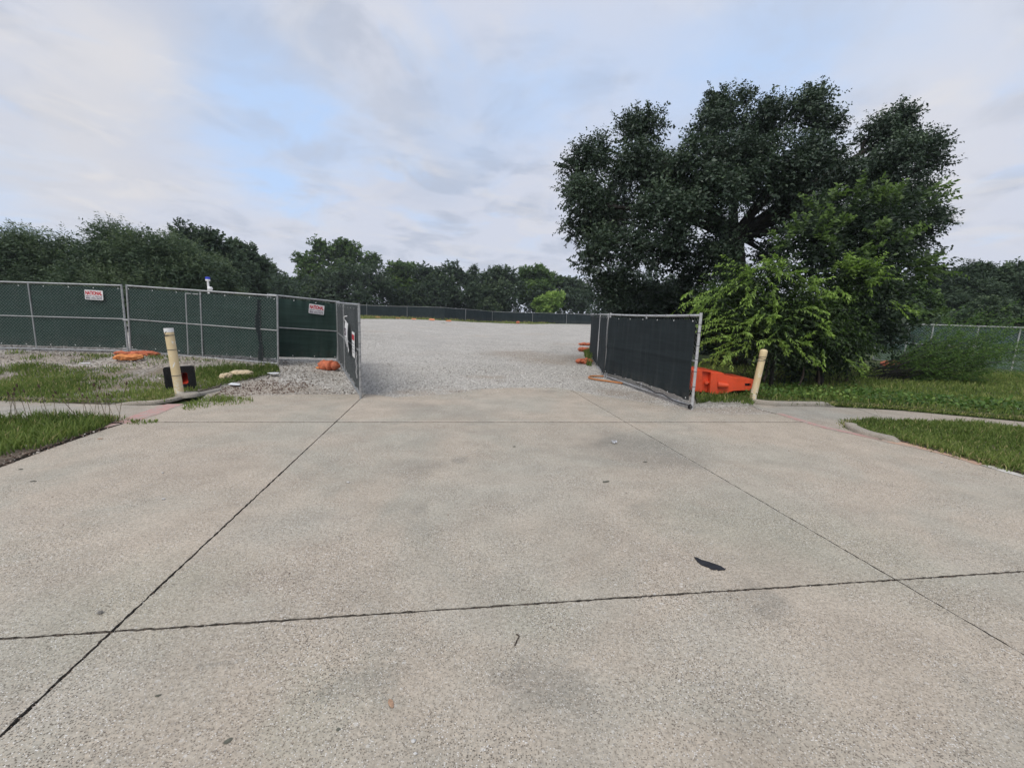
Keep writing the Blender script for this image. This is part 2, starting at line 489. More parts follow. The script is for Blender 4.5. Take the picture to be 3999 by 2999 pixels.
m, t = new_mat('gravel bed'); p = pos(t)
vo = t.n('ShaderNodeTexVoronoi', {'feature': 'F1'}, Vector=p, Scale=30.0, Randomness=1.0)
vr = t.n('ShaderNodeSeparateColor', {}, Color=vo.outputs['Color'])
g = t.mix(vr.outputs[0], (0.48, 0.455, 0.41), (0.80, 0.77, 0.72))
g = t.mix(t.ramp(vo.outputs['Distance'], 0.38, 0.75, 0.0, 0.75), g, (0.13, 0.115, 0.095))
br = t.noise(p, 0.22, 6, 0.62, 0.4)
g = t.mix(t.ramp(br, 0.54, 0.70, 0.0, 0.5), g, (0.46, 0.385, 0.31))
wb_ = t.n('ShaderNodeVectorMath', {'operation': 'SCALE'}, i0=t.n('ShaderNodeVectorMath', {'operation': 'SUBTRACT'}, i0=t.n('ShaderNodeTexNoise', {}, Vector=p, Scale=0.8, Detail=6.0, Roughness=0.65).outputs[1], i1=(0.5, 0.5, 0.5)).outputs[0], Scale=2.6).outputs[0]
pw = t.n('ShaderNodeVectorMath', {'operation': 'ADD'}, i0=p, i1=wb_).outputs[0]
dsum = None
for c_, r_ in (((2.980, 9.255, 0.000), 0.9), ((2.484, 10.160, 0.006), 1.0), ((3.430, 8.342, -0.000), 0.9), ((4.200, 8.235, -0.000), 0.9), ((4.886, 8.333, -0.000), 0.8), ((2.814, 17.736, 0.130), 2.6), ((1.499, 16.872, 0.114), 2.2), ((0.245, 18.895, 0.152), 2.4), ((-0.602, 11.960, 0.029), 0.8), ((-3.925, 8.861, 0.002), 0.8), ((-2.062, 9.199, 0.000), 0.9), ((-1.112, 9.664, 0.002), 0.7), ((-4.454, 8.757, 0.004), 0.8), ((-5.697, 8.907, 0.019), 1.1), ((-5.274, 9.194, 0.026), 1.2), ((-5.666, 8.145, -0.000), 0.6), ((-8.5, 10.6, 0.3), 2.6), ((-12, 10.9, 0.4), 2.8), ((-16, 11, 0.4), 2.8)):
    dv_ = t.ramp(t.n('ShaderNodeVectorMath', {'operation': 'DISTANCE'}, i0=pw, i1=c_).outputs['Value'], r_, r_*0.25)
    dsum = dv_ if dsum is None else t.math('MAXIMUM', dsum, dv_)
g = t.mix(t.math('MULTIPLY', dsum, 0.72), g, t.mix(t.noise(p, 30, 4, 0.7), (0.24, 0.195, 0.15), (0.50, 0.43, 0.355)))
st = t.noise(p, 0.6, 5, 0.62)
g = t.mix(0.5, g, t.mix(t.ramp(st, 0.3, 0.7), (0.74, 0.74, 0.74), (1.05, 1.05, 1.05)), 'MULTIPLY')
rut = t.noise(t.n('ShaderNodeMapping', {}, Vector=p, Rotation=(0, 0, 0.25), Scale=(0.10, 0.75, 1)).outputs[0], 1.6, 6, 0.62, 0.8)
g = t.mix(t.ramp(rut, 0.52, 0.66, 0, 0.45), g, (0.40, 0.375, 0.345))
spk = t.noise(p, 7.0, 6, 0.8)
g = t.mix(t.ramp(spk, 0.57, 0.70, 0, 0.55), g, (0.19, 0.175, 0.16))
M['gravel'] = finish(m, t, g, 0.95, bump=t.math('SUBTRACT', 1.0, vo.outputs['Distance']), bstr=0.9, bdist=0.02, spec=0.2)

def tint_mat(name, stops, rough=0.9, trans=0.0, spec=0.3, tmul=1.4, noise_amt=0.0):
    m, t = new_mat(name)
    at = t.n('ShaderNodeAttribute', {'attribute_name': 'tint'})
    cr = t.n('ShaderNodeValToRGB', {}, Fac=at.outputs['Fac'])
    el = cr.color_ramp.elements
    el[0].position = stops[0][0]; el[0].color = (*stops[0][1], 1)
    el[1].position = stops[-1][0]; el[1].color = (*stops[-1][1], 1)
    for s_, c_ in stops[1:-1]:
        e = el.new(s_); e.color = (*c_, 1)
    col = cr.outputs[0]
    tc_ = t.mix(1.0, col, (tmul, tmul*1.15, tmul*0.7), 'MULTIPLY') if trans else None
    return finish(m, t, col, rough, spec=spec, trans=trans, tcol=tc_)

M['stone'] = tint_mat('gravel stones', [(0, (0.18, 0.165, 0.145)), (0.3, (0.42, 0.40, 0.365)), (0.7, (0.63, 0.605, 0.56)), (1, (0.86, 0.84, 0.80))], spec=0.25)
M['stone_tan'] = tint_mat('tan gravel stones', [(0, (0.10, 0.085, 0.07)), (0.4, (0.30, 0.265, 0.225)), (0.75, (0.48, 0.45, 0.41)), (1, (0.78, 0.75, 0.70))], spec=0.25)
M['stone_brown'] = tint_mat('rusty gravel stones', [(0, (0.075, 0.045, 0.035)), (0.55, (0.21, 0.15, 0.115)), (0.8, (0.40, 0.34, 0.29)), (1, (0.70, 0.67, 0.62))], spec=0.25)
M['grass'] = tint_mat('grass blades', [(0, (0.045, 0.070, 0.016)), (0.5, (0.115, 0.170, 0.038)), (0.85, (0.21, 0.26, 0.07)), (1, (0.36, 0.31, 0.15))], 0.75, 0.25)
M['weed'] = tint_mat('broad weed leaves', [(0, (0.035, 0.075, 0.020)), (0.6, (0.10, 0.185, 0.042)), (1, (0.21, 0.30, 0.07))], 0.6, 0.25)
M['oak_leaf'] = tint_mat('oak leaves', [(0, (0.022, 0.037, 0.026)), (0.6, (0.047, 0.077, 0.046)), (1, (0.105, 0.150, 0.080))], 0.5, 0.08, 0.42)
M['elm_leaf'] = tint_mat('elm leaves', [(0, (0.022, 0.036, 0.026)), (0.6, (0.048, 0.076, 0.042)), (1, (0.15, 0.23, 0.062))], 0.55, 0.25, 0.3)
M['bush_leaf'] = tint_mat('bush leaves', [(0, (0.014, 0.028, 0.010)), (0.5, (0.048, 0.088, 0.022)), (1, (0.27, 0.40, 0.085))], 0.5, 0.28, 0.35)
M['willow_leaf'] = tint_mat('fine grey-green leaves', [(0, (0.032, 0.053, 0.036)), (0.6, (0.064, 0.100, 0.056)), (1, (0.135, 0.18, 0.092))], 0.6, 0.15, 0.3)
M['far_leaf'] = tint_mat('far dark leaves', [(0, (0.030, 0.050, 0.034)), (0.6, (0.058, 0.092, 0.052)), (1, (0.115, 0.165, 0.080))], 0.65, 0.12, 0.3)
M['far_light'] = tint_mat('far light leaves', [(0, (0.040, 0.074, 0.028)), (0.6, (0.095, 0.16, 0.046)), (1, (0.24, 0.34, 0.080))], 0.6, 0.25, 0.3)

M['far_bright'] = tint_mat('bright far leaves', [(0, (0.08, 0.14, 0.035)), (0.6, (0.20, 0.31, 0.075)), (1, (0.36, 0.48, 0.13))], 0.6, 0.25, 0.3)

def bark_mat(name, a, b2):
    m, t = new_mat(name); p = objc(t)
    mp = t.n('ShaderNodeMapping', {}, Vector=p, Scale=(9, 9, 1.6)).outputs[0]
    n_ = t.noise(mp, 2.2, 6, 0.65, 0.5)
    return finish(m, t, t.mix(t.ramp(n_, 0.3, 0.7), a, b2), 0.95, bump=n_, bstr=0.9, bdist=0.03)
M['bark'] = bark_mat('dark bark', (0.014, 0.012, 0.011), (0.045, 0.040, 0.034))
M['twig'] = bark_mat('dry twigs', (0.045, 0.034, 0.027), (0.11, 0.085, 0.068))

M['galv'] = plain('galvanised pipe', (0.40, 0.41, 0.415), 0.5, 0.22, 18, 0.55, 0.2, dirt=(0.22, 0.215, 0.205))
M['galv_light'] = plain('bright galvanised pipe', (0.52, 0.525, 0.53), 0.5, 0.18, 18, 0.35, 0.2, dirt=(0.36, 0.35, 0.34))
M['wire'] = plain('chain link wire', (0.40, 0.42, 0.42), 0.5, 0.2, 30, 0.4, 0.0)
M['wire_dark'] = plain('weathered chain link wire', (0.16, 0.175, 0.18), 0.55, 0.2, 30, 0.3, 0.0)
M['steel'] = plain('dark steel', (0.10, 0.10, 0.105), 0.55, 0.3, 20, 0.4, 0.1)

def fabric_mat(name, col, trans=0.10, rib=1.0):
    m, t = new_mat(name); p = objc(t)
    mp = t.n('ShaderNodeMapping', {}, Vector=p, Scale=(0.5, 0.5, 9.0)).outputs[0]
    rb = t.noise(mp, 1.6, 5, 0.6)
    bl = t.noise(p, 1.4, 5, 0.6)
    wv_ = t.noise(p, 160.0, 2, 0.5)
    c = t.mix(t.ramp(rb, 0.3, 0.75), tuple(x*0.80 for x in col), tuple(x*(1+0.22*rib) for x in col))
    c = t.mix(t.ramp(bl, 0.45, 0.8, 0, 0.5), c, tuple(x*1.25+0.006 for x in col))
    vs_ = t.noise(t.n('ShaderNodeMapping', {}, Vector=p, Scale=(5.0, 1.0, 0.45)).outputs[0], 1.3, 6, 0.65)
    c = t.mix(t.ramp(vs_, 0.45, 0.75, 0, 0.30), c, tuple(x*0.7+0.045 for x in col))
    c = t.mix(t.ramp(vs_, 0.45, 0.28, 0, 0.45), c, tuple(x*0.55 for x in col))
    lowz = t.ramp(t.n('ShaderNodeSeparateXYZ', Vector=p).outputs[2], 0.55, 0.1, 0.0, 0.22)
    c = t.mix(t.math('MULTIPLY', lowz, t.ramp(t.noise(p, 5, 5, 0.7), 0.35, 0.7)), c, (0.16, 0.145, 0.12))
    c = t.mix(0.6, c, t.mix(wv_, (0.6, 0.6, 0.6), (1.3, 1.3, 1.3)), 'MULTIPLY')
    return finish(m, t, c, 0.85, bump=wv_, bstr=0.3, bdist=0.002, spec=0.2, trans=trans)
M['screen'] = fabric_mat('green windscreen', (0.030, 0.056, 0.047))
M['screen_dark'] = fabric_mat('dark windscreen', (0.022, 0.030, 0.033), 0.05, 0.5)
M['screen_far'] = fabric_mat('far windscreen', (0.020, 0.031, 0.034), 0.05)

m, t = new_mat('see-through windscreen'); p = objc(t)
bl = t.noise(p, 1.1, 5, 0.6)
c = t.mix(t.ramp(bl, 0.35, 0.7), (0.055, 0.125, 0.105), (0.085, 0.165, 0.145))
pr = t.n('ShaderNodeBsdfPrincipled', {}, Base_Color=c, Roughness=0.85)
tr = t.n('ShaderNodeBsdfTransparent', {})
mx = t.n('ShaderNodeMixShader', {}, i0=t.ramp(bl, 0.3, 0.7, 0.48, 0.66), i1=tr.outputs[0], i2=pr.outputs[0])
t.n('ShaderNodeOutputMaterial', {}, Surface=mx.outputs[0])
M['screen_thin'] = m

M['orange'] = plain('orange bag fabric', (0.52, 0.145, 0.07), 0.75, 0.25, 9, 0, 0.4, dirt=(0.33, 0.10, 0.055))
M['orange_pale'] = plain('faded orange bag fabric', (0.72, 0.27, 0.085), 0.75, 0.22, 9, 0, 0.4, dirt=(0.45, 0.2, 0.1))
M['orange_far'] = plain('distant orange bag fabric', (0.80, 0.30, 0.15), 0.75, 0.2, 4, 0, 0.3)
M['tan_bag'] = plain('tan bag fabric', (0.60, 0.49, 0.33), 0.85, 0.18, 9, 0, 0.4, dirt=(0.42, 0.33, 0.22))
M['barrier'] = plain('orange barrier plastic', (0.75, 0.085, 0.024), 0.5, 0.14, 5, 0, 0.08, dirt=(0.55, 0.075, 0.028))
M['hose'] = plain('orange hose', (0.50, 0.20, 0.065), 0.6, 0.2, 12, 0, 0.1, dirt=(0.30, 0.13, 0.06))
M['black'] = plain('black rubber', (0.014, 0.014, 0.016), 0.6, 0.3, 20, 0, 0.2)
M['rubber_strip'] = plain('torn black rubber', (0.012, 0.013, 0.018), 0.55, 0.3, 20, 0, 0.2)
M['cone'] = plain('orange cone plastic', (0.60, 0.055, 0.022), 0.55, 0.2, 10, 0, 0.05)
M['white'] = plain('white sheet', (0.78, 0.78, 0.78), 0.6, 0.06, 9, 0, 0.05)
M['sign_red'] = plain('red sign print', (0.50, 0.022, 0.035), 0.6, 0.1, 9, 0, 0.0)
M['sign_ink'] = plain('dark sign print', (0.09, 0.05, 0.09), 0.6, 0.1, 9, 0, 0.0)
M['sign_grey'] = plain('grey sign print', (0.30, 0.30, 0.31), 0.6, 0.1, 9, 0, 0.0)
M['blue'] = plain('blue lamp housing', (0.02, 0.05, 0.55), 0.35, 0.1, 9, 0, 0.0)
M['paper'] = plain('white litter', (0.72, 0.73, 0.76), 0.7, 0.1, 30, 0, 0.3)
M['leaf_dry'] = plain('dry leaf', (0.40, 0.25, 0.16), 0.7, 0.25, 60, 0, 0.3)
M['leaf_grey'] = plain('grey leaf', (0.10, 0.10, 0.075), 0.7, 0.3, 60, 0, 0.3)
M['pebble_pale'] = plain('pale pebble', (0.52, 0.51, 0.49), 0.8, 0.2, 60, 0, 0.4)
M['pebble_dark'] = plain('dark pebble', (0.17, 0.16, 0.145), 0.8, 0.3, 60, 0, 0.4)
M['seed'] = plain('brown seed heads', (0.075, 0.05, 0.032), 0.9, 0.3, 60, 0, 0.3)
M['stem'] = plain('thin dry stems', (0.16, 0.13, 0.075), 0.9, 0.3, 60, 0, 0.1)

m, t = new_mat('cream bollard paint'); p = objc(t)
c = t.mix(t.ramp(t.noise(p, 3, 5, 0.6), 0.35, 0.7), (0.66, 0.52, 0.30), (0.74, 0.60, 0.365))
wr = t.noise(p, 9.0, 7, 0.7, 0.6)
c = t.mix(t.ramp(wr, 0.59, 0.62), c, (0.80, 0.78, 0.74))
zz = t.n('ShaderNodeSeparateXYZ', Vector=p).outputs[2]
low = t.ramp(zz, 0.42, 0.0)
c = t.mix(t.math('MULTIPLY', t.ramp(t.noise(p, 20, 5, 0.7), 0.48, 0.54), low), c, (0.72, 0.68, 0.58))
c = t.mix(t.math('MULTIPLY', t.ramp(t.noise(p, 13, 6, 0.7), 0.60, 0.66), t.ramp(zz, 0.3, 0.0)), c, (0.16, 0.10, 0.055))
M['cream'] = finish(m, t, c, 0.55, bump=t.noise(p, 40, 4), bstr=0.12, bdist=0.004)

def strip_mat(name, col, under=(0.42, 0.38, 0.33), lo=0.40, hi=0.56):
    m, t = new_mat(name); p = pos(t)
    f = t.ramp(t.noise(p, 7.0, 7, 0.72, 0.4), lo, hi, 0.18, 0.9)
    c = t.mix(f, under, col)
    c = t.mix(0.6, c, t.mix(t.ramp(t.noise(p, 45, 4, 0.7), 0.3, 0.7), (0.65, 0.65, 0.65), (1, 1, 1)), 'MULTIPLY')
    return finish(m, t, c, 0.9, bump=t.noise(p, 50, 3), bstr=0.3, bdist=0.004)
M['pink'] = strip_mat('faded pink kerb paint', (0.53, 0.30, 0.27))
M['peach'] = strip_mat('faded peach kerb paint', (0.56, 0.355, 0.25), lo=0.36, hi=0.52)
M['white_old'] = strip_mat('faded white paint', (0.70, 0.68, 0.64))

# ================================================================== THE SETTING
# ground to the horizon
gx = np.unique(np.concatenate([np.linspace(-900, -60, 12), np.linspace(-60, 60, 61), np.linspace(60, 900, 12)]))
gy = np.unique(np.concatenate([np.linspace(-600, -10, 8), np.linspace(-10, 14, 49), np.linspace(14, 100, 60), np.linspace(100, 1200, 12)]))
X, Y = np.meshgrid(gx, gy)
V = np.stack([X, Y, Hn(X, Y)-0.07], -1).reshape(-1, 3)
nx, ny = len(gx), len(gy)
idx = np.arange(nx*ny).reshape(ny, nx)
Fq = np.stack([idx[:-1, :-1], idx[:-1, 1:], idx[1:, 1:], idx[1:, :-1]], -1).reshape(-1, 4)
tag(link('ground', np_mesh('ground', V, Fq, M['turf'])), kind='structure')

# outline of the concrete drive (left edge near to far, far edge, right edge back to the near side)
left_edge = [(-9.5, -3.5), (-7.2, -1.2), (-5.9, 0.8), (-5.3, 2.6), (-5.200, 4.198, -0.000), (-5.380, 4.907, -0.000), (-5.548, 5.765, -0.000), (-5.572, 6.057, -0.000), (-5.709, 6.691, -0.000), (-5.792, 7.232, -0.000)]
far_edge = [(-5.680, 7.671, -0.000), (-5.354, 7.813, -0.000), (-5.322, 8.352, 0.001), (-4.837, 8.533, 0.002), (-4.311, 8.679, 0.002), (-3.370, 8.855, 0.000), (-2.994, 8.978, -0.000), (-2.433, 8.688, -0.000), (-1.785, 9.018, 0.000), (-1.215, 9.405, 0.001), (-0.751, 10.044, 0.005),
            (-0.077, 10.391, 0.009), (1.090, 10.643, 0.012), (1.474, 10.307, 0.008), (1.889, 9.755, 0.003), (2.537, 9.185, 0.000), (3.128, 8.714, -0.000), (3.443, 8.170, -0.000), (3.857, 8.021, -0.000), (4.418, 8.017, -0.000)]
right_edge = [(5.155, 8.160, -0.000), (5.238, 7.154, -0.000), (5.477, 6.648, -0.000), (5.666, 6.352, -0.000), (5.907, 5.738, -0.000), (5.984, 5.116, -0.000), (6.009, 4.836, -0.000), (6.35, 3.2), (7.2, 1.2), (8.7, -1.0), (11.0, -3.5)]
drive = [p[:2] for p in left_edge+far_edge+right_edge]

def clip(poly, a, n, off):
    """part of the polygon with (p-a).n >= off"""
    out = []
    m = len(poly)
    for i in range(m):
        p, q = Vector(poly[i]), Vector(poly[(i+1) % m])
        dp, dq = (p-a).dot(n)-off, (q-a).dot(n)-off
        if dp >= 0: out.append(tuple(p))
        if (dp >= 0) != (dq >= 0): out.append(tuple(p.lerp(q, dp/(dp-dq))))
    return out

def jline(p, q):
    a = Vector(p[:2]); d = (Vector(q[:2])-a).normalized()
    return a, Vector((d.y, -d.x))          # normal points to the right of travel

JL = jline((-2.026, 2.009, -0.000), (-2.977, 8.242, -0.000))
JR = jline((2.617, 2.660, -0.000), (1.410, 10.428, 0.009))
C1 = jline((-4.257, 6.281, -0.000), (4.786, 7.431, -0.000))
C2 = jline((-2.514, 1.923, -0.000), (3.652, 2.826, -0.000))
base = sheet('driveway', drive, M['joint'], off=-0.06, inner=1.0, zf=lambda a, b: 0.0)
tag(base, kind='structure')
def halves(poly, J, gap):
    return clip(poly, J[0], J[1], gap/2), clip(poly, J[0], -J[1], gap/2)
slabs = []
for col in (halves(drive, JL, 0.016)[1], halves(halves(drive, JL, 0.016)[0], JR, 0.010)[1], halves(drive, JR, 0.010)[0]):
    near_r, far_r = halves(col, C1, 0.026)      # right of travel = nearer
    near2, mid2 = halves(near_r, C2, 0.016)
    slabs += [near2, mid2, far_r]
for sp in slabs:
    if len(sp) < 3: continue
    sheet('concrete_slab', densify(sp, 0.028, 0.0048), M['concrete'], off=0.0, inner=0.8, zf=lambda a, b: 0.0, skirt=0.07, skirt_mat=M['joint_wall'], parent=base)

# pavements either side
lw = [(-5.572, 6.057, -0.000), (-5.709, 6.691, -0.000), (-5.792, 7.232, -0.000), (-5.817, 7.475, -0.000), (-6.388, 7.222, -0.000), (-7.411, 7.228, -0.000), (-8.857, 7.294, -0.000), (-22.0, 7.6), (-22.0, 6.15), (-7.216, 5.905, -0.000), (-6.150, 6.156, -0.000)]
rw = [(5.155, 8.160, -0.000), (5.022, 8.574, -0.000), (5.184, 9.389, 0.001), (5.273, 9.143, 0.000), (5.634, 8.997, -0.000), (6.585, 9.090, 0.000), (7.376, 9.060, 0.000), (8.221, 8.898, -0.000), (9.002, 8.520, -0.000), (9.848, 8.112, -0.000), (22.0, 10.6), (22.0, 8.3),
      (8.697, 7.130, -0.000), (8.241, 7.453, -0.000), (7.192, 7.560, -0.000), (6.361, 7.560, -0.000), (5.954, 7.440, -0.000), (5.712, 7.085, -0.000), (5.542, 6.711, -0.000), (5.287, 7.225, -0.000)]
def pavement(poly, ja, jb, side):
    poly = [p[:2] for p in poly]
    J = jline(ja, jb)
    b_ = tag(sheet('pavement', poly, M['joint'], off=-0.022, inner=1.0, zf=lambda a, c: 0.0), kind='structure')
    for pp in halves(poly, J, 0.012):
        if len(pp) > 2:
            sheet('pavement_slab', densify(pp, 0.08, 0.004), M['walk'], off=-0.004, inner=0.8, zf=lambda a, c: 0.0, skirt=0.016, skirt_mat=M['joint_wall'], parent=b_)
pavement(lw, (-7.943, 6.582, -0.000), (-7.694, 7.438, -0.000), -1)
pavement(rw, (7.091, 7.945, -0.000), (7.363, 9.107, 0.000), 1)

# painted strips along the drive edge
def strip(name, pts, wdt, mat, lab):
    pts = smooth_line([Vector(p[:2]) for p in pts], 4)
    V_ = []; F_ = []
    for i, p in enumerate(pts):
        tt = (pts[min(i+1, len(pts)-1)]-pts[max(i-1, 0)]).normalized()
        nn = Vector((-tt.y, tt.x))
        a = p + nn*(wdt/2*random.uniform(0.8, 1.1)); b_ = p - nn*(wdt/2*random.uniform(0.8, 1.1))
        V_ += [(a.x, a.y, 0.004), (b_.x, b_.y, 0.004)]
        if i: F_.append((2*i-2, 2*i-1, 2*i+1, 2*i))
    me = bpy.data.meshes.new(name); me.from_pydata(V_, [], F_); me.materials.append(mat)
    o = link(name, me)
    return tag(o, kind='structure')
strip('painted_strip', [(-5.609, 6.024, -0.000), (-5.749, 6.651, -0.000), (-5.920, 7.417, -0.000)], 0.30, M['pink'], '')
strip('painted_strip', [(-5.761, 5.663, -0.000), (-5.693, 5.851, -0.000), (-5.727, 6.066, -0.000)], 0.22, M['pink'], '')
strip('painted_strip', [(5.183, 8.205, -0.000), (5.287, 7.225, -0.000), (5.525, 6.709, -0.000), (5.698, 6.407, -0.000)], 0.15, M['pink'], '')
strip('painted_strip', [(5.659, 6.428, -0.000), (5.998, 5.831, -0.000), (6.042, 5.275, -0.000)], 0.24, M['peach'], '')
strip('painted_strip', [(6.042, 5.275, -0.000), (6.067, 4.886, -0.000), (6.3, 3.6)], 0.15, M['white_old'], '')

# kerbs: a rounded profile swept along the edge
def kerb(pts, h, wdt, z0=-0.02, taper=(False, False)):
    pts = smooth_line([Vector(p[:2]) for p in pts], 6)
    prof = [(-wdt/2, 0.0), (-wdt/2, 0.72), (-wdt*0.40, 0.92), (-wdt*0.22, 1.0), (wdt*0.3, 1.0), (wdt*0.5, 0.95), (wdt/2, 0.0)]
    V_ = []; F_ = []
    n = len(pts); k = len(prof)
    for i, p in enumerate(pts):
        tt = (pts[min(i+1, n-1)]-pts[max(i-1, 0)]).normalized()
        nn = Vector((-tt.y, tt.x))
        f = 1.0
        if taper[0]: f *= S01(i/5.0)
        if taper[1]: f *= S01((n-1-i)/5.0)
        for (o_, z_) in prof:
            q = p+nn*o_
            V_.append((q.x, q.y, z0+(h-z0)*z_*max(f, 0.12)))
        if i:
            for j in range(k-1):
                a = (i-1)*k+j
                F_.append((a, a+1, a+1+k, a+k))
    F_.append(tuple(range(k))); F_.append(tuple((n-1)*k+j for j in range(k-1, -1, -1)))
    me = bpy.data.meshes.new('kerb'); me.from_pydata(V_, [], F_); me.materials.append(M['kerb'])
    me.polygons.foreach_set('use_smooth', [True]*len(me.polygons))
    return tag(link('kerb', me), kind='structure')
kerb([(-6.940, 7.260, -0.000), (-6.513, 7.367, -0.000), (-6.277, 7.576, -0.000), (-6.251, 8.046, -0.000), (-6.139, 8.460, 0.004), (-6.127, 8.825, 0.019), (-6.211, 9.156, 0.044)], 0.042, 0.14, taper=(True, True))
kerb([(5.263, 10.073, 0.006), (5.309, 9.624, 0.002), (5.367, 9.312, 0.001), (5.734, 9.162, 0.000), (6.702, 9.258, 0.000), (7.024, 9.255, 0.000)], 0.075, 0.14, taper=(True, True))
kerb([(6.078, 7.560, -0.000), (5.783, 7.157, -0.000), (5.674, 6.840, -0.000), (5.670, 6.615, -0.000), (5.752, 6.413, -0.000), (5.854, 6.249, -0.000)], 0.07, 0.16, taper=(True, True))

# gravel lot, verges
lot_poly = [(-5.738, 7.751, -0.000), (-5.266, 8.262, 0.000), (-3.331, 8.751, 0.000), (-2.405, 8.587, -0.000), (-1.200, 9.290, 0.001), (-0.075, 10.231, 0.007), (1.456, 10.174, 0.007), (2.507, 9.073, 0.000), (3.407, 8.081, -0.000), (4.373, 7.931, -0.000), (5.177, 8.122, -0.000), (5.131, 8.682, -0.000), (5.341, 9.413, 0.001), (5.263, 10.073, 0.006), (4.4, 10.2), (3.9, 12), (3.6, 15), (4.2, 20), (6, 27), (17, 72), (13, 74.0), (3.561, 66.788, 1.099), (-3.483, 65.482, 1.075), (-8.678, 58.208, 1.280), (-15.418, 60.332, 1.330), (-18.689, 54.839, 1.220),
            (-27, 55), (-24, 30), (-24, 13), (-24, 9.9), (-13, 9.7), (-9, 9.6), (-6.8, 9.2), (-6.3, 8.9)]
tag(sheet('gravel_lot', lot_poly, M['gravel'], off=-0.012, inner=1.1), kind='structure')
verge_l = [(-22, 7.55), (-8.900, 7.330, -0.000), (-7.556, 7.373, -0.000), (-6.643, 7.518, -0.000), (-6.373, 7.695, -0.000), (-6.387, 8.225, 0.000), (-6.256, 8.624, 0.010), (-6.232, 8.980, 0.031), (-6.375, 9.373, 0.067), (-6.098, 9.899, 0.107), (-5.945, 10.813, 0.164), (-6.379, 11.391, 0.217), (-7.166, 10.897, 0.271), (-7.718, 10.360, 0.255), (-8.779, 10.023, 0.239), (-10.418, 10.030, 0.244), (-12.033, 10.013, 0.241), (-22, 10.2)]
def zl(a, b_): return H(a, b_)+0.035*(1-S01((b_-8.6)/1.6))+0.006
tag(sheet('verge', densify(verge_l, 0.25, 0.02), M['gravel_soil'], zf=zl, inner=0.35, skirt=0.1), kind='structure')
front_l = [(-5.260, 4.248, -0.000), (-5.458, 4.956, -0.000), (-5.601, 5.733, -0.000), (-5.763, 6.061, -0.000), (-6.200, 6.179, -0.000), (-7.274, 5.953, -0.000), (-22, 6.1), (-22, 1.5), (-8, 0.9), (-5.75, 1.4), (-5.3, 2.8)]
def zfl(a, b_): return 0.008
tag(sheet('verge', densify(front_l, 0.25, 0.02), M['soil'], zf=zfl, inner=0.4, skirt=0.08), kind='structure')
verge_r = [(3.929, 8.987, -0.000), (4.905, 9.898, 0.004), (5.362, 10.269, 0.008), (5.406, 9.806, 0.003), (5.431, 9.427, 0.001), (5.837, 9.332, 0.001), (6.782, 9.372, 0.001), (7.463, 9.171, 0.000), (8.317, 9.006, 0.000), (9.103, 8.619, -0.000), (9.954, 8.202, -0.000), (22, 10.5), (30, 20.5), (4.4, 20.5), (3.9, 14), (4.3, 10)]
def zr(a, b_): return H(a, b_)+0.07
tag(sheet('verge', densify(verge_r, 0.3, 0.02), M['turf'], zf=zr, inner=0.5, skirt=0.1), kind='structure')
island = [(6.008, 7.447, -0.000), (6.457, 7.679, -0.000), (7.337, 7.719, -0.000), (8.447, 7.647, -0.000), (8.905, 7.307, -0.000), (22, 8.4), (22, 3.5), (9, 1.5), (7.5, 1.6), (6.75, 3.2), (6.167, 4.971, -0.000), (5.934, 6.185, -0.000), (5.801, 6.685, -0.000), (5.779, 7.032, -0.000)]
tag(sheet('verge', densify(island, 0.25, 0.02), M['soil'], zf=lambda a, b_: 0.018, inner=0.4, skirt=0.06), kind='structure')

# ------------------------------------------------------------------ loose gravel
octv = np.array([[1, 0, 0], [-1, 0, 0], [0, 1, 0], [0, -1, 0], [0, 0, 1], [0, 0, -1]], dtype=float)
octf = np.array([[0, 2, 4], [2, 1, 4], [1, 3, 4], [3, 0, 4], [2, 0, 5], [1, 2, 5], [3, 1, 5], [0, 3, 5]])
def rot_rand(n):
    q = rng.normal(size=(n, 4)); q /= np.linalg.norm(q, axis=1)[:, None]
    a, b_, c_, d_ = q.T
    return np.stack([1-2*(c_*c_+d_*d_), 2*(b_*c_-a*d_), 2*(b_*d_+a*c_), 2*(b_*c_+a*d_), 1-2*(b_*b_+d_*d_), 2*(c_*d_-a*b_),
                     2*(b_*d_-a*c_), 2*(c_*d_+a*b_), 1-2*(b_*b_+c_*c_)], 1).reshape(n, 3, 3)
def stones(name, x, y, z, lo, hi, mat, label):
    n = len(x)
    s = lo+(hi-lo)*rng.random(n)**2.2
    v = octv[None]*(0.55+0.5*rng.random((n, 6, 1)))
    v = v*np.stack([np.ones(n), 0.6+0.4*rng.random(n), 0.45+0.4*rng.random(n)], 1)[:, None, :]
    v = np.einsum('nij,nkj->nki', rot_rand(n), v)*s[:, None, None]
    v[:, :, 2] *= 0.75
    v += np.stack([x, y, z+s*0.18], 1)[:, None, :]
    f = octf[None]+(np.arange(n)*6)[:, None, None]
    tint = np.repeat(np.clip(rng.normal(0.5, 0.24, n), 0, 1), 6)
    o = link(name, np_mesh(name, v.reshape(-1, 3), f.reshape(-1, 3), mat, attrs={'tint': tint}))
    return tag(o, label, kind='stuff')
xs, ys = [], []
for (poly, dn) in (([(-4.555, 8.583, 0.002), (-3.350, 8.803, 0.000), (-2.419, 8.637, -0.000), (-1.207, 9.347, 0.001), (-0.076, 10.297, 0.008), (1.465, 10.240, 0.007), (2.076, 9.786, 0.003), (2.9, 12), (2.9, 14.5), (-6.0, 14.5), (-6.0, 11.5)], 330),
                   ([(-6.5, 14.5), (2.9, 14.5), (3.3, 19), (-8, 19)], 150), ([(-9, 19), (3.3, 19), (4.5, 27), (-13, 27)], 60)):
    a, b_ = scatter(poly, dn); xs.append(a); ys.append(b_)
gx_, gy_ = np.concatenate(xs), np.concatenate(ys)
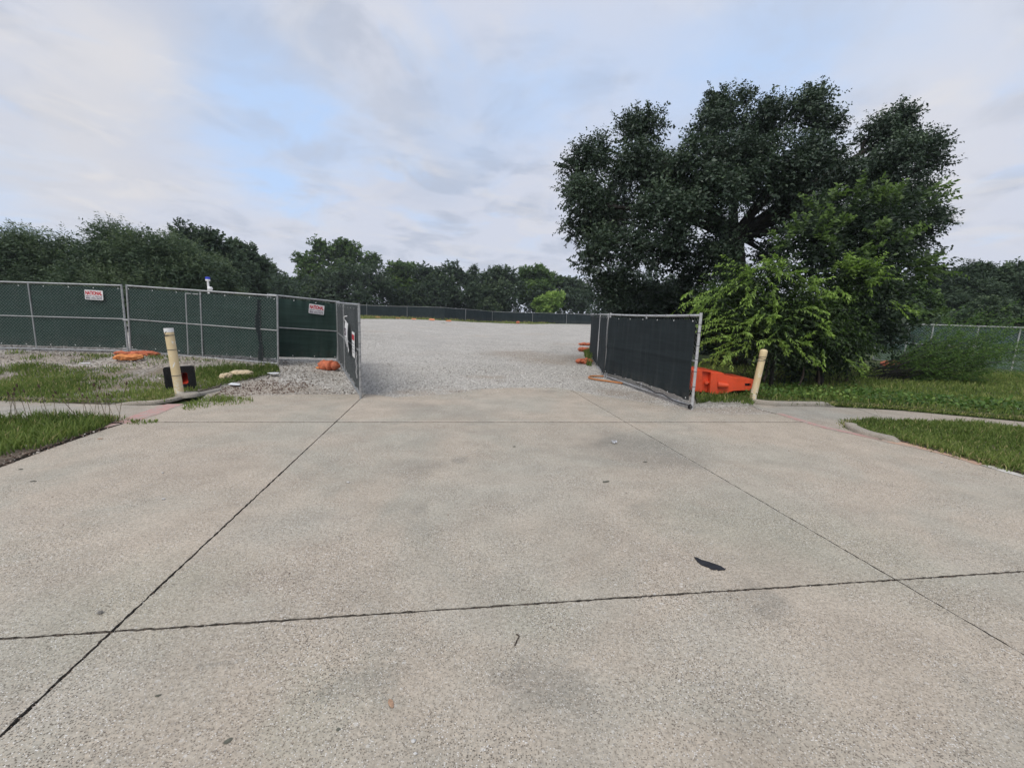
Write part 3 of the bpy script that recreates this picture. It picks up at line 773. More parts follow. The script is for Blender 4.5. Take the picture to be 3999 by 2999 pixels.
keep = vnoise(gx_, gy_, 0.5, 3)+0.35*rng.random(len(gx_)) > 0.28
gx_, gy_ = gx_[keep], gy_[keep]
stones('loose_gravel', gx_, gy_, Hn(gx_, gy_)-0.012, 0.011, 0.034, M['stone'], 'grey crushed stone covering the parking lot beyond the gate')
fence_gravel = [(-20, 9.9), (-13, 9.4), (-10, 9.2), (-6.7, 9.6), (-6.2, 9.0), (-5.294, 8.307, 0.000), (-4.382, 8.614, 0.002), (-3.350, 8.803, 0.000), (-3.0, 9.0), (-5.4, 13.2), (-6.5, 12.6), (-11, 13.2), (-20, 14.3)]
a, b_ = scatter(fence_gravel, 260)
keep = (vnoise(a, b_, 1.1, 5)+0.3*rng.random(len(a)) > 0.36) & ~in_poly(a, b_, [(-5.431, 7.801, -0.000), (-6.208, 9.243, 0.051), (-5.829, 9.805, 0.084), (-5.070, 9.995, 0.059), (-4.510, 9.626, 0.023), (-4.517, 8.693, 0.003), (-5.153, 8.330, 0.000)])
a, b_ = a[keep], b_[keep]
stones('loose_gravel', a, b_, Hn(a, b_)-0.008, 0.013, 0.042, M['stone_tan'], 'pale crushed stone along the foot of the left fence')
a, b_ = scatter(verge_l, 110)
zz_ = np.array([zl(q, r_) for q, r_ in zip(a, b_)])
stones('loose_gravel', a, b_, zz_-0.006, 0.012, 0.036, M['stone_tan'], 'pale stones showing between the grass of the left verge')
rust = [(-6.208, 9.243, 0.051), (-5.829, 9.805, 0.084), (-5.118, 10.090, 0.066), (-4.520, 9.740, 0.026), (-4.454, 8.757, 0.004), (-5.092, 8.539, 0.003), (-5.388, 7.995, -0.000), (-5.662, 7.764, -0.000), (-5.906, 8.498, 0.004)]
a, b_ = scatter(rust, 420)
stones('loose_gravel', a, b_, Hn(a, b_)+0.0, 0.011, 0.036, M['stone_brown'], 'brown stained stones and bark bits at the left drive corner')
a, b_ = scatter([(1.664, 10.608, 0.011), (2.292, 10.859, 0.014), (3.761, 8.961, -0.000), (4.943, 9.143, 0.000), (5.137, 8.777, -0.000), (5.222, 8.210, -0.000), (3.389, 8.037, -0.000), (2.507, 9.073, 0.000)], 330)
stones('loose_gravel', a, b_, Hn(a, b_)+0.008, 0.006, 0.022, M['stone'], 'fine stones on the dirt below the right gate leaf')
a, b_ = scatter([(-5.141, 4.148, -0.000), (-5.327, 4.857, -0.000), (-5.484, 5.696, -0.000), (-5.710, 5.849, -0.000), (-5.753, 5.206, -0.000), (-5.777, 4.687, -0.000)], 420)
stones('loose_gravel', a, b_, np.full(len(a), 0.012), 0.008, 0.026, M['stone_brown'], 'brown mulch and bark bits along the left drive edge')
a, b_ = scatter([(-4.828, 8.087, -0.000), (-3.183, 8.357, -0.000), (-2.299, 8.207, -0.000), (-1.122, 8.695, -0.000), (-0.068, 9.662, 0.002), (1.027, 9.974, 0.005), (1.782, 9.171, 0.000), (2.344, 8.454, -0.000), (3.206, 7.583, -0.000), (3.443, 8.170, -0.000), (2.552, 9.241, 0.000), (1.483, 10.374, 0.009), (-0.077, 10.432, 0.009), (-1.215, 9.405, 0.001), (-2.433, 8.688, -0.000), (-3.370, 8.855, 0.000), (-4.837, 8.533, 0.002)], 45)
stones('loose_gravel', a, b_, np.zeros(len(a)), 0.006, 0.022, M['stone'], 'stray stones spilled from the lot onto the edge of the concrete')
def joint_grit(J, t0, t1, n, hi):
    tt = rng.uniform(t0, t1, n); tt = tt[vnoise(tt, tt*0, 2.2, 61)+0.3*rng.random(len(tt)) > 0.5]
    d_ = np.array((-J[1].y, J[1].x)); q = np.array((J[0].x, J[0].y))[None]+d_[None]*tt[:, None]+rng.normal(0, 0.006, (len(tt), 2))
    stones('joint_grit', q[:, 0], q[:, 1], np.full(len(tt), -0.007), 0.003, hi, M['stone_brown'], 'grit and small pebbles lodged in a slab joint')
joint_grit(JL, -1.5, 6.4, 900, 0.009)
joint_grit(JR, -2, 8, 700, 0.006)
joint_grit(C2, -3, 9, 1500, 0.009)
joint_grit(C1, -2, 9, 500, 0.012)
# single specks of grit strewn over the drive
a, b_ = scatter(drive, 2.2)
k = (b_ > 1.2); a, b_ = a[k], b_[k]
stones('grit', a, b_, np.zeros(len(a)), 0.003, 0.011, M['stone_brown'], 'specks of grit strewn over the concrete drive')

# ------------------------------------------------------------------ grass
def blades(name, x, y, z, hlo, hhi, wid, label, mat=None, dry=0.06, lean=0.5, tint_mu=0.5):
    n = len(x)
    h = hlo+(hhi-hlo)*rng.random(n)**1.4
    h *= 0.55+0.9*vnoise(x, y, 1.7, 9)
    az = rng.uniform(0, 2*np.pi, n); wz = rng.uniform(0, 2*np.pi, n)
    ln = lean*rng.random(n)*h
    dx, dy = np.cos(az)*ln, np.sin(az)*ln
    wx, wy = np.cos(wz)*wid*(0.6+0.8*rng.random(n)), np.sin(wz)*wid*(0.6+0.8*rng.random(n))
    v = np.zeros((n, 5, 3))
    v[:, 0] = np.stack([x-wx, y-wy, z-0.01], 1); v[:, 1] = np.stack([x+wx, y+wy, z-0.01], 1)
    v[:, 2] = np.stack([x+dx*0.35-wx*0.8, y+dy*0.35-wy*0.8, z+h*0.6], 1); v[:, 3] = np.stack([x+dx*0.35+wx*0.8, y+dy*0.35+wy*0.8, z+h*0.6], 1)
    v[:, 4] = np.stack([x+dx, y+dy, z+h], 1)
    f3 = np.array([[0, 1, 3], [0, 3, 2], [2, 3, 4]])[None]+(np.arange(n)*5)[:, None, None]
    tn = np.clip(rng.normal(tint_mu, 0.17, n)+0.5*(vnoise(x, y, 0.8, 21)-0.5), 0, 0.88)
    tn[rng.random(n) < dry] = 1.0
    tint = np.repeat(tn, 5).reshape(n, 5); tint[:, :2] *= 0.7
    o = link(name, np_mesh(name, v.reshape(-1, 3), f3.reshape(-1, 3), mat or M['grass'], attrs={'tint': tint.ravel()}))
    return tag(o, label, kind='stuff')
def leaves_flat(name, x, y, z, size, label, mat):
    """low broad leaves of clover and vine"""
    n = len(x)
    az = rng.uniform(0, 2*np.pi, n); s = size*(0.5+rng.random(n)); tl = rng.normal(0.25, 0.45, n)
    d = np.stack([np.cos(az)*np.cos(tl), np.sin(az)*np.cos(tl), np.sin(tl)], 1)
    sd_ = np.stack([-np.sin(az), np.cos(az), rng.normal(0, 0.35, n)], 1)
    c_ = np.stack([x, y, z], 1)
    v = np.stack([c_, c_+(d*0.5+sd_*0.42)*s[:, None], c_+d*s[:, None], c_+(d*0.5-sd_*0.42)*s[:, None]], 1)
    tint = np.repeat(np.clip(rng.normal(0.55, 0.22, n)+0.4*(vnoise(x, y, 1.2, 31)-0.5), 0, 1), 4)
    o = link(name, np_mesh(name, v.reshape(-1, 3), np.arange(n*4).reshape(n, 4), mat, attrs={'tint': tint}))
    return tag(o, label, kind='stuff')

a, b_ = scatter(verge_l, 1700)
dens = 1.05 - np.clip((b_-8.2)/2.6, 0, 1)*0.85 + 1.5*(vnoise(a, b_, 0.9, 41)-0.5)+0.9*(vnoise(a, b_, 3.5, 44)-0.5)
dens = dens - np.where(a < -8.5, 0.15, 0.0)
k = rng.random(len(a)) < dens; a, b_ = a[k], b_[k]
zz_ = np.array([zl(q, r_) for q, r_ in zip(a, b_)])
blades('grass', a, b_, zz_, 0.025, 0.115, 0.007, 'unmown green grass between the left pavement and the fence', lean=1.0, tint_mu=0.66, dry=0.10)
wx_, wy_ = scatter([(-6.246, 9.149, 0.044), (-6.052, 9.822, 0.097), (-5.812, 10.696, 0.147), (-6.227, 11.337, 0.203), (-7.576, 10.318, 0.242), (-7.228, 9.680, 0.134)], 1300)
blades('grass', wx_, wy_, Hn(wx_, wy_)+0.02, 0.04, 0.14, 0.006, 'green grass round the tan sandbag beside the left fence', lean=0.9)
a, b_ = scatter([(-5.570, 7.109, -0.000), (-5.814, 7.739, -0.000), (-5.727, 8.235, 0.000), (-5.424, 8.185, -0.000), (-4.925, 8.071, -0.000), (-4.723, 7.733, -0.000), (-5.040, 7.345, -0.000), (-5.362, 6.916, -0.000)], 1000)
k = rng.random(len(a)) < 0.45+0.9*(vnoise(a, b_, 3.0, 43) > 0.40); a, b_ = a[k], b_[k]
blades('grass', a, b_, np.zeros(len(a)), 0.03, 0.10, 0.006, 'tuft of grass growing over the left drive corner', lean=1.1)
a, b_ = scatter([(-5.495, 5.956, -0.000), (-5.625, 6.194, -0.000), (-5.235, 6.245, -0.000), (-5.158, 6.109, -0.000), (-5.337, 6.003, -0.000)], 1200)
blades('grass', a, b_, np.zeros(len(a)), 0.02, 0.07, 0.006, 'strip of grass in the joint by the left pink kerb paint', lean=1.2)
a, b_ = scatter(front_l, 2000)
near = np.minimum(1, (4.2-b_)/1.0+(-5.0-a)*0.9)
k = (a > -13) & (rng.random(len(a)) < np.clip((-a-5.22-0.25*np.clip((5.4-b_)/1.0, 0, 1))/0.35, 0, 1)*np.clip((6.35-b_)/0.25, 0.1, 1)) & (b_ > 2.4); a, b_ = a[k], b_[k]
blades('grass', a, b_, np.full(len(a), 0.012), 0.05, 0.16, 0.0065, 'tall green grass at the left drive edge in front of the pavement', lean=0.95, tint_mu=0.52)
a, b_ = scatter(verge_r, 330)
k = (a < 26) & (b_ < 16.5); a, b_ = a[k], b_[k]
blades('grass', a, b_, Hn(a, b_)+0.07, 0.04, 0.14, 0.011, 'green lawn behind the right pavement', lean=0.9, tint_mu=0.70)
a, b_ = scatter([(5.061, 9.370, 0.001), (5.445, 9.324, 0.001), (6.863, 9.488, 0.001), (7.987, 9.199, 0.000), (9.259, 8.772, -0.000), (10.008, 8.247, -0.000), (11.415, 9.448, 0.001), (10.237, 9.942, 0.005), (8.935, 11.045, 0.017), (6.448, 10.896, 0.015), (5.651, 10.503, 0.010)], 330)
leaves_flat('ground_cover', a, b_, Hn(a, b_)+0.09+0.15*rng.random(len(a))**1.5, 0.065, 'leafy green ground cover along the right kerb', M['weed'])
a, b_ = scatter([(3.929, 8.987, -0.000), (4.905, 9.898, 0.004), (5.362, 10.269, 0.008), (5.341, 9.413, 0.001), (5.032, 8.761, -0.000), (4.779, 9.016, 0.000), (4.249, 8.935, -0.000)], 900)
blades('grass', a, b_, np.full(len(a), 0.05), 0.04, 0.14, 0.007, 'weedy grass at the foot of the orange barrier', lean=1.0)
a, b_ = scatter(island, 1900)
k = (a < 12) & (b_ > 3.0); a, b_ = a[k], b_[k]
blades('grass', a, b_, np.full(len(a), 0.02), 0.04, 0.11, 0.0065, 'thick green grass of the right corner island', lean=0.95, tint_mu=0.60)
a, b_ = scatter([(-30, 57), (-18.546, 51.977, 1.163), (-14.511, 56.778, 1.259), (-8.397, 56.328, 1.233), (-3.361, 63.217, 1.028), (2.721, 63.693, 1.037), (9, 73.4), (-7.897, 67.394, 1.427), (-16.906, 63.509, 1.393), (-21.544, 63.232, 1.388), (-30, 60)], 40)
blades('grass', a, b_, Hn(a, b_), 0.1, 0.35, 0.03, 'brown green grass strip in front of the far fence', lean=1.2, dry=0.45)
a, b_ = scatter([(2.672, 15.399, 0.087), (3.282, 19.819, 0.169), (3.853, 21.640, 0.204), (2.797, 15.165, 0.083)], 600)
blades('grass', a, b_, Hn(a, b_), 0.08, 0.35, 0.008, 'grass tuft at the foot of the right gate fence', lean=0.8)

def edge_fringe(line, n, wid, label, z=0.0, out=0.07):
    pts = smooth_line([Vector(p[:2]) for p in line], 4)
    seg = np.array([(p.x, p.y) for p in pts])
    i = rng.integers(0, len(seg)-1, n); f = rng.random(n)[:, None]
    q = seg[i]*(1-f)+seg[i+1]*f
    amp = 0.35+1.3*vnoise(q[:, 0], q[:, 1], 2.5, 91)
    q = q+rng.normal(0, out, (n, 2))*amp[:, None]
    blades('grass', q[:, 0], q[:, 1], np.full(n, z), 0.02, 0.075, wid, label, lean=2.2, dry=0.38, tint_mu=0.45)
a, b_ = scatter([(-22, 9.4), (-7, 9.3), (-7, 11.3), (-22, 12.0)], 700)
k = (vnoise(a, b_, 1.6, 51)+0.35*(rng.random(len(a))-0.5) > 0.66); a, b_ = a[k], b_[k]
blades('grass', a, b_, Hn(a, b_), 0.03, 0.12, 0.007, 'scattered weeds on the gravel in front of the left fence', lean=1.0, dry=0.2, tint_mu=0.6)
edge_fringe([(6.008, 7.447, -0.000), (5.833, 7.100, -0.000), (5.852, 6.746, -0.000), (6.007, 6.265, -0.000), (6.119, 5.759, -0.000), (6.194, 5.306, -0.000), (6.229, 5.024, -0.000), (6.75, 3.2)], 2600, 0.006, 'ragged grass and thatch spilling over the front edge of the right island')
edge_fringe([(6.008, 7.447, -0.000), (6.457, 7.679, -0.000), (7.337, 7.719, -0.000), (8.447, 7.647, -0.000), (8.905, 7.307, -0.000)], 1500, 0.006, 'ragged grass along the back edge of the right island')
edge_fringe([(-5.865, 6.105, -0.000), (-6.206, 6.178, -0.000), (-7.274, 5.953, -0.000), (-11, 6.1)], 1500, 0.006, 'ragged grass along the front of the left pavement')
edge_fringe([(-12, 7.5), (-8.900, 7.330, -0.000), (-7.556, 7.373, -0.000), (-6.643, 7.518, -0.000), (-6.373, 7.695, -0.000), (-6.387, 8.225, 0.000)], 2200, 0.006, 'ragged grass along the back of the left pavement', 0.02)
edge_fringe([(5.837, 9.332, 0.001), (6.782, 9.372, 0.001), (7.463, 9.171, 0.000), (8.317, 9.006, 0.000), (9.103, 8.619, -0.000), (9.954, 8.202, -0.000)], 2200, 0.008, 'ragged grass along the back of the right pavement', 0.03)

# ================================================================== TREES
UP = np.array([0, 0, 1.0])
def nrm(v): return v/np.maximum(np.linalg.norm(v, axis=-1, keepdims=True), 1e-9)
def sprays(P_, D_, L, n, ll, lw, droop=0.15, leafdroop=0.1, spread=0.8, tint=0.5, tvar=0.12, tip=0.0):
    """leafy twigs: leaves in two ranks along each twig; returns vertices, tint"""
    m = len(P_)
    s = (np.arange(n)+0.5)/n
    s = np.clip(s[None]+rng.normal(0, 0.25/n, (m, n)), 0, 1.02)
    sl = s*L[:, None]
    pos_ = P_[:, None]+D_[:, None]*sl[..., None]-UP*(droop*sl**2)[..., None]
    dd = nrm(D_[:, None]-UP*(2*droop*sl)[..., None])
    side = nrm(np.cross(dd, UP+rng.normal(0, 0.35, (m, 1, 3))))
    sg = np.where(np.arange(n) % 2 == 0, 1.0, -1.0)[None, :, None]
    ld = nrm(dd*0.6+side*sg*spread-UP*leafdroop+rng.normal(0, 0.32, (m, n, 3)))
    nh = UP*0.45+rng.normal(0, 0.75, (m, n, 3))
    wv_ = nrm(np.cross(ld, nh))
    q = ll*(0.65+0.6*rng.random((m, n, 1)))
    wq = q*(lw/ll)
    mid = pos_+ld*q*0.45
    v = np.stack([pos_, mid+wv_*wq*0.5, pos_+ld*q-UP*q*0.12, mid-wv_*wq*0.5], 2)
    tt = np.asarray(tint)
    tt = tt[:, None] if tt.ndim else tt
    tn = np.clip(tt+rng.normal(0, tvar, (m, n))+tip*(s-0.5), 0, 1)
    return v.reshape(-1, 3), np.repeat(tn.ravel(), 4)

def lobe_sprays(lobes, m, up=0.25, inner=0.45, wind=(0, 0, 0), jit=0.45, wpow=2.0, minz=None):
    """twig bases spread through the volume of the lobes, denser near the skin, pointing outwards"""
    L_ = np.array([l[:4] for l in lobes], float)
    wts = L_[:, 3]**wpow; wts /= wts.sum()
    i = rng.choice(len(L_), m, p=wts)
    d = nrm(rng.normal(size=(m, 3))+UP*0.15)
    rr = L_[i, 3]*(1-inner*rng.random(m)**1.6)
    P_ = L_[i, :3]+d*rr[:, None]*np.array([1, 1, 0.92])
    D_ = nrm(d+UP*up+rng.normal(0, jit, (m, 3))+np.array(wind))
    # paler towards the top and outside of each clump
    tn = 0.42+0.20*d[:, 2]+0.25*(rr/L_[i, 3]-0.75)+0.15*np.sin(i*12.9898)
    if minz is not None:
        k = P_[:, 2] > minz
        return P_[k], D_[k], tn[k]
    return P_, D_, tn

def clumpify(lobes, k, ratio=0.46, seed=5):
    """break every lobe into smaller leaf clumps round its skin"""
    r_ = np.random.default_rng(seed)
    out = []
    for l in lobes:
        c_ = np.array(l[:3]); R_ = l[3]
        for i in range(k):
            d = r_.normal(size=3); d[2] = d[2]*0.8+0.15; d /= np.linalg.norm(d)
            out.append((*(c_+d*R_*r_.uniform(0.5, 0.78)), R_*ratio*r_.uniform(0.7, 1.2)))
    return out

def crown_mesh(name, parts, mat):
    V_ = np.concatenate([p[0] for p in parts]); T_ = np.concatenate([p[1] for p in parts])
    return np_mesh(name, V_, np.arange(len(V_)).reshape(-1, 4), mat, attrs={'tint': T_})

def limbs(mb, base, lobes, r0, fork=None, n=7, sub=0):
    """trunk from base to the fork, then limbs that curve into the lobes"""
    b0 = Vector(base)
    cen = sum((Vector(l[:3]) for l in lobes), Vector())/len(lobes)
    fk = Vector(fork) if fork is not None else b0.lerp(Vector((b0.x*0.7+cen.x*0.3, b0.y*0.7+cen.y*0.3, cen.z)), 0.45)
    tr = smooth_line([b0+Vector((0, 0, -0.2)), b0.lerp(fk, 0.5)+Vector((random.uniform(-.1, .1), 0, 0)), fk], 4)
    mb.tube(tr, [r0*(1.25-0.5*i/(len(tr)-1)) for i in range(len(tr))], n)
    for l in (lobes if len(lobes) < 12 else lobes[::4]):
        c_ = Vector(l[:3])
        mid_ = fk.lerp(c_, 0.5)+Vector((random.uniform(-.3, .3), random.uniform(-.3, .3), random.uniform(0.0, .5)))*min(1.0, l[3])
        ln = smooth_line([fk, mid_, c_], 5)
        rb = r0*random.uniform(0.3, 0.5)
        mb.tube(ln, [rb*(1-0.8*i/(len(ln)-1)) for i in range(len(ln))], 5)
        for _ in range(sub):
            dv = Vector((random.gauss(0, 1), random.gauss(0, 1), random.gauss(0.3, 0.8))).normalized()*l[3]*0.9
            st_ = mid_.lerp(c_, random.random())
            ln2 = smooth_line([st_, st_+dv*0.5+Vector((0, 0, 0.1)), c_.lerp(st_, 0.4)+dv], 3)
            mb.tube(ln2, [rb*0.35*(1-0.8*i/(len(ln2)-1)) for i in range(len(ln2))], 4, cap=False)

def tree(name, base, lobes, label, cat, mat, sp, r0, group=None, fork=None, sub=0, extra=None, bark=None, fill=0.35):
    """sp: list of dicts for lobe_sprays + sprays"""
    root = thing(name, base, label, cat, group)
    mb = MB(); limbs(mb, base, lobes, r0, fork, sub=sub)
    mb.build('trunk', bark or M['bark'], root, smooth=True)
    parts = []
    for s in sp:
        s = dict(s)
        cl_ = clumpify(lobes, s['k'], s.get('ratio', 0.46), len(lobes)*7+s['m']) if s.get('k') else lobes
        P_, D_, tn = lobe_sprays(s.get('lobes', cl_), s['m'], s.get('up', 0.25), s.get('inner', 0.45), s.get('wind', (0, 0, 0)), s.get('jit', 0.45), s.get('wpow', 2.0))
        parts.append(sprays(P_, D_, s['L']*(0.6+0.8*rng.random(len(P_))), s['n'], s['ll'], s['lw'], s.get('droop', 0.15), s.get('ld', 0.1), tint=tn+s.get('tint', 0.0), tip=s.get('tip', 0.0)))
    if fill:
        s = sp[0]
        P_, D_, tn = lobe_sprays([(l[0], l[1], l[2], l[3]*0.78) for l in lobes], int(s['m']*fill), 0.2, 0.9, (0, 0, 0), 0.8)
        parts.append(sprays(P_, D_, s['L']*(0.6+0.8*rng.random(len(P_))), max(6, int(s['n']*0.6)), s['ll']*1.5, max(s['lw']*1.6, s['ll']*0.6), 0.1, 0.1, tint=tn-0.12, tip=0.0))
    if extra: parts += extra
    me = crown_mesh('crown', parts, mat)
    me.transform(Matrix.Translation(-root.location))
    link('crown', me, root)
    return root

def tip_sprays(pairs, L_n, ll, lw, droop, tint, copies=3, jit=0.12, ld=0.25):
    out = []
    P_, D_, L_ = [], [], []
    for a, b2 in pairs:
        a = np.array(a); b2 = np.array(b2)
        ln = np.linalg.norm(b2-a)
        for c_ in range(copies):
            aa = a+rng.normal(0, jit, 3); bb = b2+rng.normal(0, jit*0.35 if c_ == 0 else jit*1.3, 3)
            dv = bb-aa+UP*droop*ln*ln
            P_.append(aa); L_.append(np.linalg.norm(dv)); D_.append(dv/np.linalg.norm(dv))
    P_, D_, L_ = map(np.array, (P_, D_, L_))
    return [sprays(P_, D_, L_, L_n, ll, lw, droop, ld, 0.75, tint=np.full(len(P_), tint), tvar=0.10, tip=0.35)]
# --- the big live oak right of the gate
oak_l = [(2.396, 14.600, 5.392, 0.871), (2.217, 15.200, 6.630, 0.717), (2.760, 14.200, 3.793, 0.861), (3.195, 14.800, 2.839, 0.689), (2.871, 15.800, 7.332, 0.519), (1.940, 15.000, 5.887, 0.428), (2.349, 15.400, 4.816, 0.667),
         (4.248, 15.600, 7.947, 0.669), (3.946, 16.200, 8.352, 0.528), (3.717, 14.600, 6.414, 0.862), (7.071, 16.200, 8.788, 0.789), (7.749, 16.400, 9.382, 0.340), (6.335, 15.200, 7.814, 0.673), (6.714, 16.000, 9.170, 0.443),
         (8.717, 16.000, 8.472, 0.818), (9.594, 15.600, 8.801, 0.685), (10.606, 16.400, 8.689, 0.647), (9.933, 16.000, 9.395, 0.331), (8.130, 15.400, 8.606, 0.356),
         (12.442, 16.000, 8.195, 0.686), (13.424, 16.400, 8.697, 0.533), (13.103, 16.000, 8.938, 0.333), (13.422, 15.600, 7.489, 0.767), (11.978, 15.000, 6.908, 0.882), (14.413, 16.000, 7.375, 0.376), (14.068, 16.000, 8.067, 0.411),
         (5.213, 14.000, 6.264, 0.925), (6.584, 14.200, 6.744, 0.867), (7.817, 14.000, 6.586, 0.888), (9.063, 14.000, 6.621, 0.822), (4.449, 13.800, 5.061, 0.989), (3.886, 13.800, 3.768, 0.803), (5.703, 14.000, 5.272, 0.701), (6.018, 14.400, 3.781, 0.734),
         (6.590, 14.000, 3.809, 0.611), (8.668, 14.600, 5.966, 0.658), (10.577, 14.800, 6.275, 0.770), (5.322, 15.200, 3.870, 0.701), (10.652, 15.400, 5.337, 0.811), (13.275, 15.600, 6.165, 0.815), (14.497, 16.000, 5.580, 0.612),
         (14.570, 16.400, 5.066, 0.552), (5.904, 15.000, 3.077, 0.514), (4.121, 15.400, 2.837, 0.529), (8.366, 17.000, 8.432, 0.714), 
         (6.187, 13.400, 5.501, 0.509), (5.643, 13.400, 5.846, 0.444), (6.896, 13.600, 5.820, 0.515), (7.790, 14.000, 5.711, 0.399), (6.527, 14.200, 4.695, 0.375), (4.833, 13.600, 4.337, 0.590), (5.098, 13.400, 4.862, 0.513), (8.750, 14.000, 5.486, 0.533), (8.832, 17.000, 6.410, 0.485), (9.984, 17.000, 5.592, 0.489), (7.587, 15.000, 3.126, 0.660), (8.711, 15.500, 4.155, 0.601), (5.088, 15.500, 2.499, 0.458), (5.708, 18.500, 7.219, 1.315), (8.880, 19.000, 7.794, 1.256), (12.011, 19.000, 7.883, 1.255), (3.945, 18.500, 5.995, 1.240), (14.354, 18.500, 7.464, 1.050)]
oak_l = [(a, b2, c, r_*0.94) for a, b2, c, r_ in oak_l]
oak_base = (8.509, 16.521, 0.108)
oak_fork = (7.344, 15.200, 4.638)
oak_tips = [((7.546, 16.000, 8.989), (8.028, 16.000, 9.626)), ((9.433, 15.600, 8.929), (9.744, 15.600, 9.565)), ((6.741, 16.000, 8.898), (6.389, 16.000, 9.467)), ((4.375, 15.600, 8.187), (4.367, 15.600, 8.756)), ((3.749, 16.000, 8.265), (3.398, 16.000, 8.497)), ((12.991, 16.200, 8.882), (13.138, 16.200, 9.357)),
            ((13.364, 16.200, 8.893), (13.648, 16.200, 9.213)), ((14.253, 16.000, 7.863), (14.811, 16.000, 7.457)), ((13.993, 16.000, 8.065), (14.442, 16.000, 8.063)), ((8.251, 15.600, 8.563), (7.985, 15.600, 8.989)), ((10.930, 16.000, 8.603), (11.103, 16.000, 8.951)), ((1.729, 15.000, 5.813), (1.435, 15.000, 6.007)),
            ((2.058, 15.000, 5.003), (1.664, 15.000, 4.957)), ((2.105, 14.400, 3.735), (1.794, 14.400, 3.659)), ((2.400, 14.400, 3.472), (2.062, 14.400, 3.223)), ((14.903, 16.000, 5.445), (15.220, 16.000, 5.600)), ((14.445, 16.000, 4.989), (15.033, 16.000, 4.709)), ((2.753, 15.600, 7.395), (2.811, 15.600, 7.635))]
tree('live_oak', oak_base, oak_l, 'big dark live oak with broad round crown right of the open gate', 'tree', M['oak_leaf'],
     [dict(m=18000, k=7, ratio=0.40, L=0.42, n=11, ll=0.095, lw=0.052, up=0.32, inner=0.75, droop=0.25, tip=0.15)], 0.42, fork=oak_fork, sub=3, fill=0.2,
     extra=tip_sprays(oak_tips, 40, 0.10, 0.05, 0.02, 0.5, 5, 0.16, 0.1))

# --- hackberry with lighter leaves growing in front of the oak, right
elm_l = [(9.651, 12.800, 4.709, 0.582), (11.012, 13.200, 4.895, 0.599), (9.652, 12.500, 2.459, 0.724), (10.690, 12.800, 2.503, 0.566), (8.787, 12.000, 1.787, 0.739), (10.077, 12.300, 1.627, 0.602), (8.130, 11.700, 1.337, 0.600), (11.189, 12.800, 1.917, 0.434), (9.269, 12.000, 1.101, 0.514), (7.779, 11.600, 0.647, 0.425), (10.410, 12.600, 4.252, 0.727), (9.251, 12.400, 4.067, 0.717), (8.446, 12.600, 4.428, 0.574), (11.761, 13.400, 5.296, 0.447), (9.842, 12.400, 3.328, 0.724),
         (11.388, 13.000, 3.441, 0.569), (12.322, 13.400, 3.513, 0.391), (8.579, 12.200, 3.557, 0.650), (10.216, 12.200, 2.560, 0.659), (7.774, 12.600, 4.000, 0.486), (9.708, 12.200, 1.952, 0.543), (8.992, 12.000, 2.514, 0.530)]
elm_tips = [((8.810, 11.700, 4.898), (8.743, 11.600, 5.366)), ((7.862, 11.600, 4.793), (8.241, 11.500, 5.090)), ((9.741, 11.800, 4.843), (9.854, 11.700, 5.323)), ((7.830, 11.500, 4.505), (7.253, 11.400, 5.034)),
            ((10.888, 12.100, 5.060), (11.696, 12.100, 5.356)), ((10.697, 12.100, 5.164), (11.489, 12.100, 5.550)), ((8.923, 11.200, 4.005), (8.894, 11.100, 4.343)), ((9.553, 11.400, 3.849), (10.383, 11.500, 4.368)),
            ((7.514, 11.200, 4.068), (7.604, 11.100, 4.458)), ((7.045, 11.200, 3.951), (6.818, 11.100, 4.385)), ((7.971, 11.100, 4.112), (8.245, 11.100, 4.426)), ((9.428, 11.700, 4.863), (9.362, 11.700, 5.283)),
            ((9.103, 11.700, 4.800), (9.157, 11.700, 5.172)), ((6.713, 11.300, 3.645), (6.400, 11.200, 3.932)), ((10.893, 12.100, 3.325), (11.736, 12.100, 3.379)), ((10.853, 12.100, 3.210), (11.406, 12.100, 3.082)),
            ((10.689, 12.100, 3.491), (11.545, 12.100, 3.629)), ((8.503, 11.100, 3.405), (8.883, 11.100, 3.728)), ((7.937, 11.100, 3.597), (7.628, 11.100, 3.898))]
tree('hackberry_tree', (8.513, 11.813, 0.027), elm_l, 'mid green hackberry with pale upright shoots in front of the oak', 'tree', M['elm_leaf'],
     [dict(m=2700, k=5, L=0.45, n=12, tint=-0.16, ll=0.115, lw=0.062, up=0.35, inner=0.7, droop=0.3, ld=0.2, tip=0.2)], 0.09, sub=4,
     fill=0.15, extra=tip_sprays(elm_tips, 30, 0.12, 0.06, 0.06, 0.80, 5, 0.10, 0.15))

